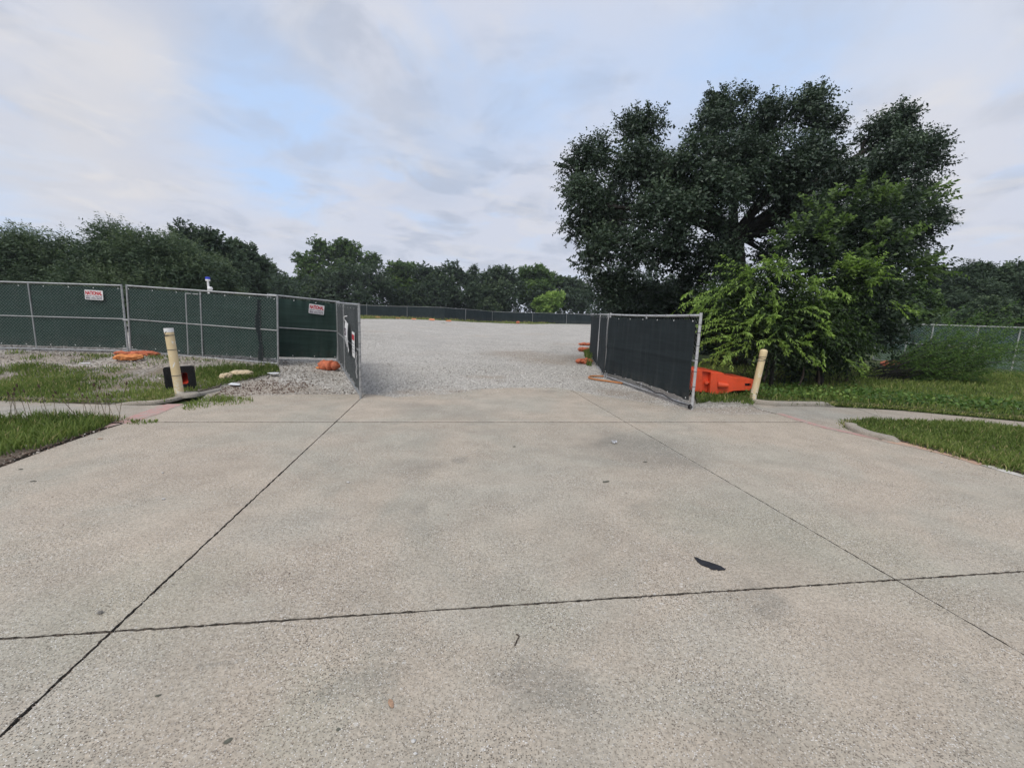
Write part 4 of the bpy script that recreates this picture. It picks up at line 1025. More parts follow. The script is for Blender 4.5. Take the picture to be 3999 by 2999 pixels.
# --- bright arching bush behind the right bollard
bush_l = [(5.403, 10.900, 2.248, 0.644), (6.232, 11.000, 2.541, 0.593), (6.914, 10.900, 2.187, 0.644), (7.951, 11.200, 2.063, 0.608), (6.153, 10.700, 1.740, 0.743), (5.105, 10.700, 1.604, 0.478), (7.455, 11.000, 1.451, 0.602), (6.444, 11.000, 3.020, 0.268),
          (5.660, 11.000, 2.840, 0.269), (8.494, 11.200, 2.889, 0.492), (9.040, 11.300, 3.075, 0.330), (4.899, 10.700, 2.069, 0.370), (8.606, 11.400, 1.243, 0.512)]
bush_tips = [((5.595, 10.400, 2.861), (4.681, 10.200, 3.163)), ((5.517, 10.300, 2.823), (4.768, 10.000, 2.412)), ((4.820, 10.000, 2.414), (4.206, 9.900, 2.056)), ((6.333, 10.500, 2.893), (5.712, 10.400, 3.259)), ((6.238, 10.500, 2.997), (6.100, 10.400, 3.292)),
             ((6.445, 10.400, 2.806), (6.761, 10.300, 2.990)), ((4.721, 10.000, 2.359), (3.684, 9.800, 1.910)), ((5.445, 10.100, 2.491), (5.282, 9.900, 2.037)), ((6.765, 10.300, 2.754), (7.049, 10.200, 2.727)), ((7.004, 10.200, 2.464), (7.330, 10.000, 2.333)),
             ((7.901, 10.700, 2.959), (8.322, 10.600, 3.336)), ((8.396, 10.700, 3.014), (8.773, 10.600, 3.269)), ((8.459, 10.700, 2.961), (9.025, 10.600, 3.156)), ((7.907, 10.800, 3.051), (7.887, 10.700, 3.445)), ((6.649, 10.000, 2.105), (6.972, 9.900, 1.931)),
             ((7.034, 10.000, 1.803), (7.211, 9.900, 1.535)), ((5.426, 10.000, 1.703), (4.199, 9.800, 1.409)), ((5.147, 10.000, 1.826), (4.180, 9.800, 1.603)), ((5.387, 10.000, 1.570), (5.286, 9.900, 1.280)), ((5.301, 10.000, 1.381), (4.269, 9.800, 1.215)),
             ((5.263, 10.000, 1.247), (4.636, 9.800, 1.095)), ((5.934, 10.000, 1.453), (5.615, 9.900, 1.184)), ((6.156, 10.000, 1.380), (6.333, 9.900, 1.059)), ((6.446, 10.000, 1.416), (6.808, 9.900, 1.286)), ((6.977, 10.200, 1.041), (7.123, 10.000, 0.846)),
             ((8.198, 10.600, 0.961), (8.662, 10.500, 0.742)), ((9.254, 11.000, 2.379), (10.084, 10.900, 2.060)), ((5.119, 10.000, 1.082), (4.354, 9.800, 0.876)), ((5.015, 10.000, 1.052), (4.711, 9.800, 0.741)), ((5.605, 10.000, 1.996), (5.342, 9.900, 1.727)),
             ((6.036, 10.000, 1.931), (5.808, 9.900, 1.793)), ((6.580, 10.200, 2.635), (6.872, 10.100, 2.532)), ((5.926, 10.400, 3.056), (6.171, 10.200, 2.702)), ((8.048, 10.700, 3.099), (8.181, 10.600, 3.172)), ((5.248, 10.200, 2.831), (5.451, 10.100, 2.904)),
             ((4.496, 9.900, 2.039), (4.160, 9.800, 1.822)), ((5.778, 10.100, 2.370), (5.972, 10.000, 2.241)), ((7.113, 10.200, 2.651), (7.309, 10.100, 2.441)), ((8.335, 10.600, 2.880), (8.660, 10.500, 2.746)), ((4.343, 9.900, 2.266), (3.924, 9.800, 2.122))]
tree('arching_bush', (6.824, 11.232, 0.019), bush_l, 'bright yellow green bush with arching drooping sprays behind the right bollard', 'bush', M['bush_leaf'],
     [dict(m=2700, k=5, L=0.5, n=13, ll=0.088, lw=0.032, up=0.05, inner=0.7, droop=0.5, ld=0.45, tip=0.15, tint=-0.30)], 0.05, sub=4,
     fill=0.2, extra=tip_sprays(bush_tips, 34, 0.085, 0.031, 0.22, 0.86, 4, 0.11, 0.35))

# --- bare brown twigs under the bush
tw = thing('dead_brush', (8.367, 12.579, 0.039), 'tangle of bare brown twigs under the bright bush', 'brush')
mb = MB()
b0 = Vector((7.679, 12.127, 0.032))
for _ in range(170):
    o_ = b0+Vector((random.uniform(-1.0, 2.2), random.uniform(-0.2, 0.7), 0.0))
    dv = Vector((random.gauss(-0.4, 0.8), random.gauss(-0.25, 0.25), random.uniform(0.15, 0.9)))
    L0 = random.uniform(0.6, 1.5)
    dv = dv.normalized()*L0
    ln = smooth_line([o_, o_+dv*0.5+Vector((random.gauss(0, .08), random.gauss(0, .08), 0.12)), o_+dv+Vector((0, 0, -0.1*L0))], 3)
    r_ = random.uniform(0.004, 0.010)
    mb.tube(ln, [r_*(1-0.75*i/(len(ln)-1)) for i in range(len(ln))], 3, cap=False)
mb.build('twig', M['twig'], tw, kind='stuff')
for bs, tp in (((7.379, 11.000, 0.168), (7.580, 11.200, 0.677)), ((6.471, 11.000, 0.276), (6.643, 11.200, 0.951)), ((8.109, 11.300, 0.190), (8.001, 11.400, 0.823))):
    a_, c_ = Vector(bs), Vector(tp)
    ln = smooth_line([a_, a_.lerp(c_, 0.5)+Vector((0.05, 0, 0)), c_], 4)
    mb = MB(); mb.tube(ln, [0.035*(1-0.5*i/(len(ln)-1)) for i in range(len(ln))], 6)
    mb.build('stem', M['twig'], tw, smooth=True)

# --- wispy dark bush leaning right in front of the far right fence
wb = thing('wispy_bush', (11.703, 13.372, 0.052), 'wispy dark feathery bush spreading right in front of the pale fence', 'bush')
mb = MB(); Pw, Dw, Lw = [], [], []
o0 = Vector((11.703, 13.372, 0.052))
for _ in range(95):
    az = random.gauss(0.20, 0.17); L0 = random.uniform(1.8, 5.0)
    dv = Vector((math.cos(az), random.gauss(0.05, 0.18), math.sin(az))).normalized()
    s_ = o0+Vector((random.uniform(-.5, .5), random.uniform(-.3, .5), random.uniform(0.05, 0.5)))
    e_ = s_+dv*L0
    m_ = s_.lerp(e_, 0.5)+Vector((0, 0, random.uniform(-0.15, 0.22)))
    ln = smooth_line([s_, m_, e_+Vector((0, 0, random.uniform(-0.1, 0.35)))], 6)
    mb.tube(ln, [0.010*(1-0.85*i/(len(ln)-1))+0.0015 for i in range(len(ln))], 3, cap=False)
    for q in range(3, len(ln)):
        for _k in range(3):
            Pw.append(np.array(ln[q])+rng.normal(0, 0.03, 3))
            tdir = np.array((ln[q]-ln[q-1]).normalized())
            Dw.append(nrm(tdir+rng.normal(0, 0.35, 3)+UP*0.12)); Lw.append(random.uniform(0.2, 0.5))
mb.build('branch', M['bark'], wb, kind='stuff')
Vw, Tw = sprays(np.array(Pw), np.array(Dw), np.array(Lw), 12, 0.070, 0.020, 0.1, 0.0, 0.5, tint=0.45, tvar=0.2)
me = np_mesh('foliage', Vw, np.arange(len(Vw)).reshape(-1, 4), M['weed'], attrs={'tint': Tw})
me.transform(Matrix.Translation(-wb.location)); link('foliage', me, wb)

# --- dark understorey behind the right gate leaf
tree('dark_shrub', (6.165, 19.625, 0.166), [(4.483, 19.000, 2.580, 0.722), (5.166, 18.500, 2.290, 0.979), (6.253, 18.000, 2.403, 1.046), (7.380, 17.500, 2.330, 1.110), (8.129, 17.000, 1.715, 1.084), (4.851, 19.000, 1.597, 0.728), (6.523, 18.000, 1.467, 0.959), (8.365, 16.000, 1.395, 1.194)],
     'low dark shrubs growing behind the right gate leaf under the oak', 'shrub', M['oak_leaf'],
     [dict(m=1800, L=0.4, n=10, ll=0.13, lw=0.07, inner=0.7, tint=-0.2)], 0.06)

# --- trees behind the left fence, swept by the wind
sp_w = dict(k=6, ratio=0.5, L=0.70, n=14, tint=0.12, ll=0.14, lw=0.042, up=0.35, inner=0.5, droop=0.12, jit=0.35, wind=(-0.45, 0, 0.2), tip=0.15)
WG = 'feathery trees swept by wind behind the left fence'
def ftree(base, lobes, label, m=1900, **kw):
    d = dict(sp_w); d.update(kw); d['m'] = int(m*1.7)
    lobes = [(l[0], l[1], l[2]-0.55, l[3]*0.95) for l in lobes]
    tree('feathery_tree', base, lobes, label, 'tree', M['willow_leaf'], [d], 0.14, sub=3, fill=0.5)
ftree((-27.0, 23.5, 0.5), [(-28.521, 23.000, 3.907, 1.807), (-26.051, 23.000, 4.329, 1.490), (-25.626, 22.000, 2.504, 1.396), (-25.015, 23.400, 4.536, 1.343), (-24.166, 23.000, 3.094, 1.333), (-25.931, 23.400, 4.981, 1.023), (-24.489, 22.400, 2.102, 1.306), (-27.334, 22.000, 1.997, 1.400), (-23.730, 23.400, 5.044, 0.779)],
      'feathery grey green tree at the left edge behind the fence', 2300)
ftree((-20.5, 22.0, 0.5), [(-20.650, 22.000, 4.336, 1.378), (-20.027, 22.400, 4.977, 1.211), (-18.209, 22.000, 4.628, 1.421), (-17.390, 22.400, 4.490, 1.285), (-20.982, 21.600, 3.057, 1.365), (-18.978, 21.400, 3.096, 1.464), (-17.191, 21.400, 2.929, 1.398), (-16.472, 22.000, 3.451, 1.155), (-16.390, 22.600, 4.206, 0.945), (-19.681, 21.200, 2.181, 1.123), (-17.395, 21.000, 2.019, 1.114)],
      'tallest feathery grey green tree rising above the rental sign', 3000, tint=0.16)
ftree((-17.4, 25.5, 0.5), [(-17.578, 25.500, 4.302, 0.961), (-16.954, 25.500, 3.670, 0.965), (-17.705, 25.000, 3.213, 1.053), (-16.749, 25.500, 2.757, 0.916), (-17.366, 25.000, 2.448, 0.952)],
      'small feathery tree beside the camera mast', 900, L=0.6, tint=0.2)
def far_tree(name, base, lobes, label, mat='far_leaf', m=1400, L=0.7, ll=0.26, lw=0.15, n=10, r0=0.2, group=None, **kw):
    d = dict(k=5, ratio=0.5, tint=0.05, L=L*0.68, n=n, ll=ll*1.1, lw=lw*1.1, up=0.3, inner=0.75, droop=0.1, jit=0.5, tip=0.15); d.update(kw); d['m'] = m
    return tree(name, base, lobes, label, 'tree', M[mat], [d], r0, sub=2, group=group, fill=0.55)
far_tree('dark_tree', (-24.0, 32.0, 0.8), [(-23.105, 32.000, 6.562, 1.263), (-21.783, 32.000, 6.440, 1.131), (-21.857, 31.000, 4.860, 1.623), (-21.512, 33.000, 5.453, 1.310), (-24.570, 33.000, 6.031, 1.307), (-20.635, 32.000, 3.711, 1.517), (-21.651, 31.000, 3.278, 1.635)],
         'dark dense tree rising right behind the tallest feathery tree', tint=-0.15, m=1700, ll=0.17, lw=0.10, L=0.5)
far_tree('dark_tree', (-24.0, 42.0, 1.0), [(-26.458, 42.000, 7.154, 1.138), (-25.387, 42.000, 6.761, 1.140), (-25.519, 41.000, 5.158, 1.722), (-25.168, 43.000, 5.596, 1.443), (-25.127, 42.000, 3.762, 1.773), (-26.467, 41.000, 3.867, 1.557)],
         'dark tree in the middle of the left row, sloping down to the gap', m=1500, ll=0.20, lw=0.12, L=0.55)
far_tree('dark_tree', (-27.5, 54.0, 1.2), [(-30.770, 54.000, 6.353, 1.247), (-29.678, 54.000, 5.555, 1.250), (-29.761, 53.000, 4.099, 1.791), (-28.923, 54.000, 3.626, 1.371), (-30.915, 53.000, 3.515, 1.682), (-29.152, 54.000, 4.737, 1.139)],
         'last and lowest dark tree of the left row at the sky gap', m=1300, ll=0.24, lw=0.15, L=0.6)
# --- row beyond the far fence
far_tree('background_tree', (-37, 88, 1.4), [(-45.174, 88.000, 6.931, 2.411), (-42.899, 88.000, 5.907, 2.787), (-43.369, 86.000, 3.983, 3.097), (-47.623, 88.000, 4.399, 2.794), (-47.659, 90.000, 6.358, 1.519)],
         'low dark tree in the sky gap left of the tall one', m=1100, ll=0.34, lw=0.22, L=0.9)
far_tree('background_tree', (-32, 84, 1.4), [(-38.949, 84.000, 11.364, 2.282), (-36.253, 84.000, 13.141, 2.450), (-33.186, 84.000, 13.229, 2.449), (-30.500, 85.000, 12.599, 2.482), (-39.477, 83.000, 8.258, 2.442), (-35.954, 83.000, 9.211, 3.134), (-32.020, 83.000, 9.749, 3.131), (-28.308, 85.000, 11.372, 1.954), (-26.781, 85.000, 12.278, 1.242), (-40.865, 84.000, 11.734, 1.228), (-37.082, 84.000, 14.383, 1.222), (-32.712, 84.000, 14.509, 1.222), (-36.104, 83.000, 4.933, 3.510)],
         'tallest tree beyond the far fence, with open green crown', 'far_light', m=2000, ll=0.34, lw=0.21, L=0.9, tint=-0.22)
far_tree('background_tree', (-27, 76, 1.4), [(-31.775, 76.000, 7.049, 2.878), (-28.542, 76.000, 8.312, 2.712), (-25.756, 76.000, 8.005, 2.873), (-23.785, 76.000, 6.501, 2.401), (-30.266, 75.000, 3.907, 3.176), (-25.498, 75.000, 4.048, 3.334), (-33.864, 76.000, 4.633, 2.732)],
         'rounded grey green tree in front of the tallest far tree', 'willow_leaf', m=1800, ll=0.30, lw=0.16, L=0.8)
far_tree('background_tree', (-19, 84, 1.4), [(-22.716, 84.000, 10.129, 2.111), (-20.518, 84.000, 9.765, 2.289), (-22.914, 83.000, 7.038, 2.622), (-19.420, 83.000, 6.284, 2.976), (-21.806, 82.000, 3.596, 2.954)],
         'green topped tree left of middle in the far row', 'far_light', m=1500, ll=0.34, lw=0.21, L=0.8, tint=-0.25)
far_tree('background_tree', (-13.5, 82, 1.4), [(-17.021, 82.000, 9.660, 2.062), (-14.440, 82.000, 9.317, 2.235), (-11.863, 82.000, 9.643, 2.062), (-15.534, 81.000, 6.272, 3.245), (-11.690, 81.000, 6.385, 3.244), (-13.643, 80.000, 3.774, 3.050), (-17.674, 81.000, 4.530, 2.570), (-9.706, 82.000, 9.036, 1.892)],
         'wide dark tree in the middle of the far row', m=1900, ll=0.33, lw=0.2, L=0.8)
far_tree('cedar_tree', (-8, 86, 1.4), [(-8.221, 86.000, 11.033, 0.720), (-8.202, 86.000, 9.893, 1.082), (-8.271, 86.000, 8.570, 1.446), (-8.152, 86.000, 6.803, 1.813), (-8.115, 86.000, 4.575, 2.002)],
         'narrow pointed cedar rising between the far round trees', m=700, ll=0.34, lw=0.12, L=0.8)
far_tree('background_tree', (-3.2, 76, 1.4), [(-3.037, 76.000, 9.446, 1.591), (-4.603, 76.000, 8.235, 1.914), (-1.812, 76.000, 8.316, 2.074), (-4.880, 75.000, 5.434, 2.691), (-1.320, 75.000, 5.538, 2.849), (-6.950, 76.000, 5.425, 2.086), (-3.229, 74.500, 3.519, 2.841), (0.193, 76.000, 7.985, 1.437)],
         'round grey green tree overhanging the far fence', 'willow_leaf', m=1900, ll=0.30, lw=0.16, L=0.8)
far_tree('background_tree', (3.5, 86, 1.4), [(2.428, 86.000, 10.204, 1.982), (4.668, 86.000, 10.533, 1.801), (6.535, 86.000, 9.004, 1.986), (3.402, 85.000, 7.080, 2.865), (6.122, 85.000, 6.281, 2.689)],
         'light green tree with spiky top right of the round one', 'far_light', m=1500, ll=0.34, lw=0.2, L=0.9, tint=-0.12)
far_tree('background_tree', (10, 88, 1.4), [(9.464, 88.000, 9.076, 1.663), (11.799, 88.000, 8.602, 1.849), (10.413, 87.000, 6.061, 2.571), (13.890, 88.000, 7.576, 1.853), (12.753, 87.000, 5.227, 2.391), (8.140, 87.000, 5.543, 2.205)],
         'dark tree at the right end of the far row, beside the oak', m=1400, ll=0.34, lw=0.2, L=0.8)
far_tree('bright_shrub', (6.5, 78, 1.3), [(6.063, 78.000, 5.104, 1.318), (7.691, 78.000, 5.557, 1.153), (4.432, 78.000, 4.650, 1.155), (7.303, 77.600, 4.155, 1.314), (5.272, 77.600, 3.609, 1.315)],
         'bright yellow green shrub just above the far fence', 'far_bright', m=700, ll=0.30, lw=0.2, L=0.6, tint=0.25)
far_tree('background_tree', (20, 92, 1.4), [(18.082, 92.000, 9.842, 2.703), (22.356, 92.000, 10.909, 3.276), (27.718, 92.000, 10.125, 3.280), (20.991, 91.000, 6.090, 3.842), (26.780, 91.000, 5.788, 3.844), (32.691, 92.000, 8.379, 3.870)],
         'dark far tree glimpsed through the gap under the oak', m=1100, ll=0.36, lw=0.24, L=0.9)
# --- trees beyond the right fence
far_tree('dark_tree', (33, 33, 0.5), [(32.045, 33.000, 5.000, 1.175), (33.187, 33.000, 5.371, 1.242), (34.325, 33.000, 5.741, 1.033), (31.644, 32.000, 3.595, 1.416), (33.595, 32.000, 3.984, 1.481), (31.476, 33.000, 4.304, 0.832), (34.572, 33.000, 6.251, 0.481)],
         'dark purple green tree beyond the right fence', m=2000, ll=0.18, lw=0.06, L=0.6, tint=-0.12)
far_tree('dark_tree', (40, 34, 0.5), [(37.551, 34.000, 5.582, 1.208), (38.929, 34.000, 5.796, 1.207), (37.406, 33.000, 4.138, 1.457), (40.524, 34.000, 4.973, 1.568), (41.714, 34.000, 6.050, 1.418), (36.395, 33.400, 4.470, 1.052)],
         'dense dark tree at the right edge of the photo', m=1900, ll=0.19, lw=0.10, L=0.55)
far_tree('bright_shrub', (27.5, 31, 0.5), [(27.351, 31.000, 3.758, 0.914), (28.067, 31.000, 4.355, 0.716), (28.975, 31.000, 3.806, 0.783), (26.937, 30.000, 2.768, 1.015), (29.019, 30.500, 2.676, 0.774)],
         'green shrub between the oak and the dark right hand trees', 'far_light', m=1100, ll=0.17, lw=0.10, L=0.5, tint=-0.2)
far_tree('dark_shrub', (32, 26.5, 0.4), [(28.735, 27.000, 3.071, 0.684), (30.065, 27.000, 2.829, 0.742), (27.705, 27.000, 2.477, 0.629), (31.257, 27.000, 2.582, 0.743), (28.919, 26.500, 2.235, 0.730), (26.617, 27.000, 2.161, 0.573)],
         'rounded shrubs close behind the right fence', 'willow_leaf', m=1300, ll=0.14, lw=0.08, L=0.4)

def undergrowth(name, line, h, m, mat, ll, label, tint=0.3):
    pts = [Vector(p) for p in line]
    seg = rng.integers(0, len(pts)-1, m); f = rng.random(m)
    A_ = np.array([tuple(p) for p in pts]); B_ = A_[seg]*(1-f)[:, None]+A_[seg+1]*f[:, None]
    hh = h*(0.55+0.6*vnoise(B_[:, 0], B_[:, 1], 0.22, 77))
    P_ = B_+np.stack([rng.normal(0, 0.5, m), rng.normal(0, 1.0, m), hh*rng.random(m)], 1)
    D_ = nrm(rng.normal(size=(m, 3))+UP*0.5)
    V_, T_ = sprays(P_, D_, ll*2.5*(0.6+0.8*rng.random(m)), 8, ll, ll*0.6, 0.1, 0.1, tint=np.full(m, tint), tvar=0.15)
    return tag(link(name, np_mesh(name, V_, np.arange(len(V_)).reshape(-1, 4), mat, attrs={'tint': T_})), label, kind='stuff')
undergrowth('undergrowth', [(-48, 74, 1.2), (-26, 79, 1.2), (-8, 82, 1.2), (14, 84, 1.2), (34, 80, 1.2)], 7.0, 4200, M['far_leaf'], 0.46, 'dark undergrowth filling the wood beyond the far fence')
undergrowth('undergrowth', [(-46, 27, 0.4), (-31, 28, 0.4), (-26, 34, 0.6), (-27, 46, 0.9), (-31, 62, 1.2)], 4.6, 4200, M['far_leaf'], 0.28, 'dark undergrowth below the trees behind the left fence')
undergrowth('undergrowth', [(24, 34, 0.3), (36, 33, 0.3), (52, 31, 0.3)], 4.4, 3200, M['far_leaf'], 0.26, 'dark undergrowth below the trees beyond the right fence')
undergrowth('undergrowth', [(6.6, 24, 0.3), (10, 22.5, 0.3), (17, 22.5, 0.3)], 2.6, 2600, M['oak_leaf'], 0.2, 'dark undergrowth in the shade behind the oak')

# ================================================================== FENCES
def frame_of(A, Bp, lean=0.0):
    A = Vector(A); Bp = Vector(Bp)
    x = (Bp-A).normalized()
    y = Vector((0, 0, 1)).cross(x).normalized()
    z = x.cross(y).normalized()
    Mx = Matrix.Identity(4)
    for i in range(3):
        Mx[i][0], Mx[i][1], Mx[i][2], Mx[i][3] = x[i], y[i], z[i], A[i]
    return Mx, (Bp-A).length

def wires(L, z0, z1, y, pitch=0.088, r=0.0017):
    """chain-link: two families of slanting wires clipped to the rectangle"""
    mb = MB(); h = z1-z0
    k = int((L+h)/pitch)+1
    for i in range(k+1):
        c_ = i*pitch-h
        for sgn in (1, -1):
            xa, za, xb, zb = (c_, 0.0, c_+h, h) if sgn == 1 else (c_+h, 0.0, c_, h)
            pa, pb = [xa, za], [xb, zb]
            if xb == xa: continue
            sl = (zb-za)/(xb-xa)
            for q in (pa, pb):
                if q[0] < 0: q[1] += (0-q[0])*sl; q[0] = 0
                if q[0] > L: q[1] += (L-q[0])*sl; q[0] = L
            if abs(pa[0]-pb[0]) < 0.02: continue
            yo = y+sgn*r*0.8
            mb.tube([(pa[0], yo, z0+pa[1]), (pb[0], yo, z0+pb[1])], r, 3, cap=False)
    return mb

def fabric(x0, x1, z0, z1, y, nx=48, nz=16, amp=0.012, sag=0.02, bottom=None, seed=0, notch=None, ridges=(), zridges=()):
    """cloth hung on the frame: rippled, scalloped between its ties, ragged foot"""
    gx_ = np.linspace(x0, x1, nx); gz_ = np.linspace(0, 1, nz)
    V_ = []
    for j in range(nz):
        for i in range(nx):
            x_ = gx_[i]
            top = z1-sag*abs(math.sin(math.pi*(x_-x0)/0.62))*0.6-sag*0.4*vnoise(np.array([x_]), np.array([seed]), 2.0, seed)[0]
            bot = z0+(bottom(x_) if bottom else 0.0)+0.02*(vnoise(np.array([x_]), np.array([seed+5.0]), 3.0, seed)[0]-0.5)
            zv = bot+(top-bot)*gz_[j]
            yv = y+amp*(2*vnoise(np.array([x_]), np.array([zv*0.6]), 2.2, seed+2)[0]-1)+amp*0.5*math.sin(x_*7+seed)*(1-gz_[j])
            tt_ = gz_[j]
            yv += 0.022*math.sin(x_*31+4*math.sin(x_*3+seed))*math.exp(-(1-tt_)*9) + 0.02*math.sin(x_*17+seed+2*math.sin(x_*5))*math.exp(-tt_*10)
            for rx in ridges: yv -= 0.018*math.exp(-((x_-rx)/0.03)**2)
            for rz in zridges: yv -= 0.015*math.exp(-((zv-rz)/0.05)**2)
            V_.append((x_, yv, zv))
    F_ = [(j*nx+i, j*nx+i+1, (j+1)*nx+i+1, (j+1)*nx+i) for j in range(nz-1) for i in range(nx-1)]
    mb = MB(); mb.add(V_, F_)
    return mb

pipe_mesh = {}
def post(root, x, z0, z1, r, mat, y=0.0, name='post'):
    mb = MB(); mb.tube([(x, y, z0), (x, y, z1)], r, 10)
    return mb.build(name, mat, root, smooth=False, local=True)
def rail(root, pts, r, mat, name='rail'):
    mb = MB(); mb.tube(pts, r, 8)
    return mb.build(name, mat, root, local=True)
grom = MB(); grom.lathe([(0.0, 0.004), (0.010, 0.004), (0.014, 0.002), (0.014, 0.0)], 8, Matrix.Rotation(math.pi/2, 4, 'X'))
GROM = grom.mesh('grommet', M['white'])

def panel(name, A, Bp, label, cat, hgt=1.86, posts=(0.0, 1.0), mids=(), rails=(0.06, 0.95, None), pmat='galv', wire_y=None, fab=None, fmat='screen', group=None, rr=0.021, fy=0.0, top_sag=0.0, fabric_kw=None, ext=0.03, grommets=True, wire_r=0.0012):
    Mx, L = frame_of(A, Bp)
    root = bpy.data.objects.new(name, None); COL.objects.link(root)
    root.matrix_world = Mx
    tag(root, label, cat, group)
    for f in posts:
        post(root, f*L, -0.02, hgt+ext, rr*1.15, M[pmat])
    for f in mids:
        post(root, f*L, 0.06, hgt-0.02, rr*0.85, M[pmat])
    for z in rails:
        zt = hgt if z is None else z
        pts = [(0.02+(L-0.04)*i/10, 0.0, zt-(top_sag*math.sin(math.pi*i/10) if z is None else 0)) for i in range(11)]
        rail(root, pts, rr*(1.0 if z is None else 0.8), M[pmat])
    if wire_y is not None:
        wires(L, 0.09, hgt, wire_y, r=wire_r).build('chain_link', M['wire' if wire_r > 0.001 else 'wire_dark'], root, local=True, kind='stuff')
    if fab:
        x0, x1, z0, z1 = fab
        fabric(x0 if x0 >= 0 else 0.02, x1*L, z0, hgt-z1, fy, **(fabric_kw or {})).build('windscreen', M[fmat], root, smooth=True, local=True)
        if grommets:
            nG = max(3, int(L/0.62))
            for i in range(nG+1):
                for zz in (hgt-z1-0.035, z0+0.05):
                    g = link('grommet', GROM, root); g.location = (0.06+(x1*L-0.12)*i/nG, fy-0.022, zz)
    return root, Mx, L

fpA0, fpA1, fpB1 = Vector((-16.201, 11.829, 0.387)), Vector((-10.815, 12.055, 0.391)), Vector((-6.363, 11.612, 0.219))
pA, MA, LA = panel('fence_panel', fpA0, fpA1, 'chain link fence panel with green windscreen at the left edge, carrying a sign', 'fence panel',
                   mids=(0.545,), wire_y=-0.024, fab=(0, 0.995, 0.14, 0.05), fy=0.014, fabric_kw=dict(nx=110, nz=20, seed=3))
pB, MBx, LB = panel('fence_panel', Vector((-10.658, 11.966, 0.389)), fpB1, 'long middle fence panel with diamond mesh over green windscreen behind the left bollard', 'fence panel',
                    mids=(0.495,), wire_y=-0.024, fab=(0, 0.995, 0.14, 0.05), fy=0.014, fabric_kw=dict(nx=110, nz=20, seed=5, bottom=lambda x_: -0.04*math.sin(x_*1.3)))
# narrow wicket frame inside the middle panel
for xx in (0.395*LB,):
    post(pB, xx, 0.06, 1.76, 0.018, M['galv'], y=0.012)
rail(pB, [(0.395*LB, 0.012, 1.76), (0.495*LB, 0.012, 1.76)], 0.014, M['galv'])
# loose dark overlap of the cloth
mb = MB(); V_ = []; F_ = []
for j in range(15):
    z_ = 0.10+1.62*j/14
    xc = LB*0.875+0.03*math.sin(j*0.55)+0.012*math.sin(j*2.3)+0.05*(14-j)/14*0.8
    wd = 0.15+0.05*math.sin(j*0.8+1)
    V_ += [(xc-wd*0.45, -0.010, z_), (xc, -0.05, z_+0.01), (xc+wd*0.4, -0.012, z_)]
    if j:
        q = 3*j
        F_ += [(q-3, q-2, q+1, q), (q-2, q-1, q+2, q+1)]
mb.add(V_, F_); o = mb.build('windscreen_fold', M['screen_dark'], pB, smooth=True, local=True)
o['label'] = 'loose black fold of the windscreen'
pC, MC, LC = panel('fence_panel', Vector((-6.911, 12.051, 0.274)), Vector((-5.424, 13.227, 0.161)), 'short fence panel with smooth green windscreen and a sign, joining the left gate leaf', 'fence panel',
                   mids=(0.03,), wire_y=0.02, fab=(0, 0.99, 0.14, 0.06), fy=-0.018, rails=(0.06, None), fabric_kw=dict(nx=60, nz=24, seed=8, zridges=(0.97,)), grommets=True)
rail(pC, [(0.02, -0.032, 0.97), (LC-0.02, -0.032, 0.97)], 0.017, M['galv'])
# clamp joining the first two panels
cl = MB(); cl.box((0.0, 0, 0), (0.075, 0.032, 0.022))
o = cl.build('panel_clamp', M['galv_light'], local=True); o.matrix_world = MA @ Matrix.Translation((LA+0.03, -0.01, 0.93)); o.location = (MA @ Vector((LA+0.045, -0.005, 0.93)))
tag(o, 'small steel clamp tying the first two left fence panels together', 'clamp')

# --- left gate leaf, swung towards the street
gA, gB = Vector((-5.322, 13.082, 0.150)), Vector((-3.009, 8.436, -0.000))
gl, MG, LG = panel('gate_leaf', gA, gB, 'left gate leaf of chain link over dark windscreen, swung open edge-on to the drive', 'gate', hgt=1.84,
                   mids=(0.40,), wire_y=-0.024, fab=(0, 0.985, 0.12, 0.05), fmat='screen_dark', fy=0.016, fabric_kw=dict(nx=50, seed=12), rr=0.021, wire_r=0.0009)
# wire ties wound on the gate's end post
for i, z_ in enumerate((0.25, 0.45, 0.62, 0.85, 1.1, 1.32, 1.5)):
    mb = MB(); mb.ring((LG, 0, z_), 0.030, 0.004, n=10, m=4)
    mb.tube([(LG+0.03, 0, z_), (LG+0.06, -0.02, z_-0.03), (LG+0.05, -0.03, z_-0.07)], 0.003, 4)
    mb.build('wire_tie', M['steel'], gl, local=True)
# chain hanging from the gate post
ch = thing('hanging_chain', MG @ Vector((LG-0.07, -0.06, 0.90)), 'galvanised chain hanging down beside the end post of the left gate', 'chain')
LK = MB(); LK.ring((0, 0, 0), 0.020, 0.0065, axis='Y', n=12, m=5, sx=0.62)
LKm = LK.mesh('chain_link', M['galv_light'], True)
for i in range(15):
    c_ = link('chain_link', LKm, ch)
    c_.location = (0.006*math.sin(i), 0, -0.034*i)
    c_.rotation_euler = (0, 0, (0.3 if i % 2 else 1.75))

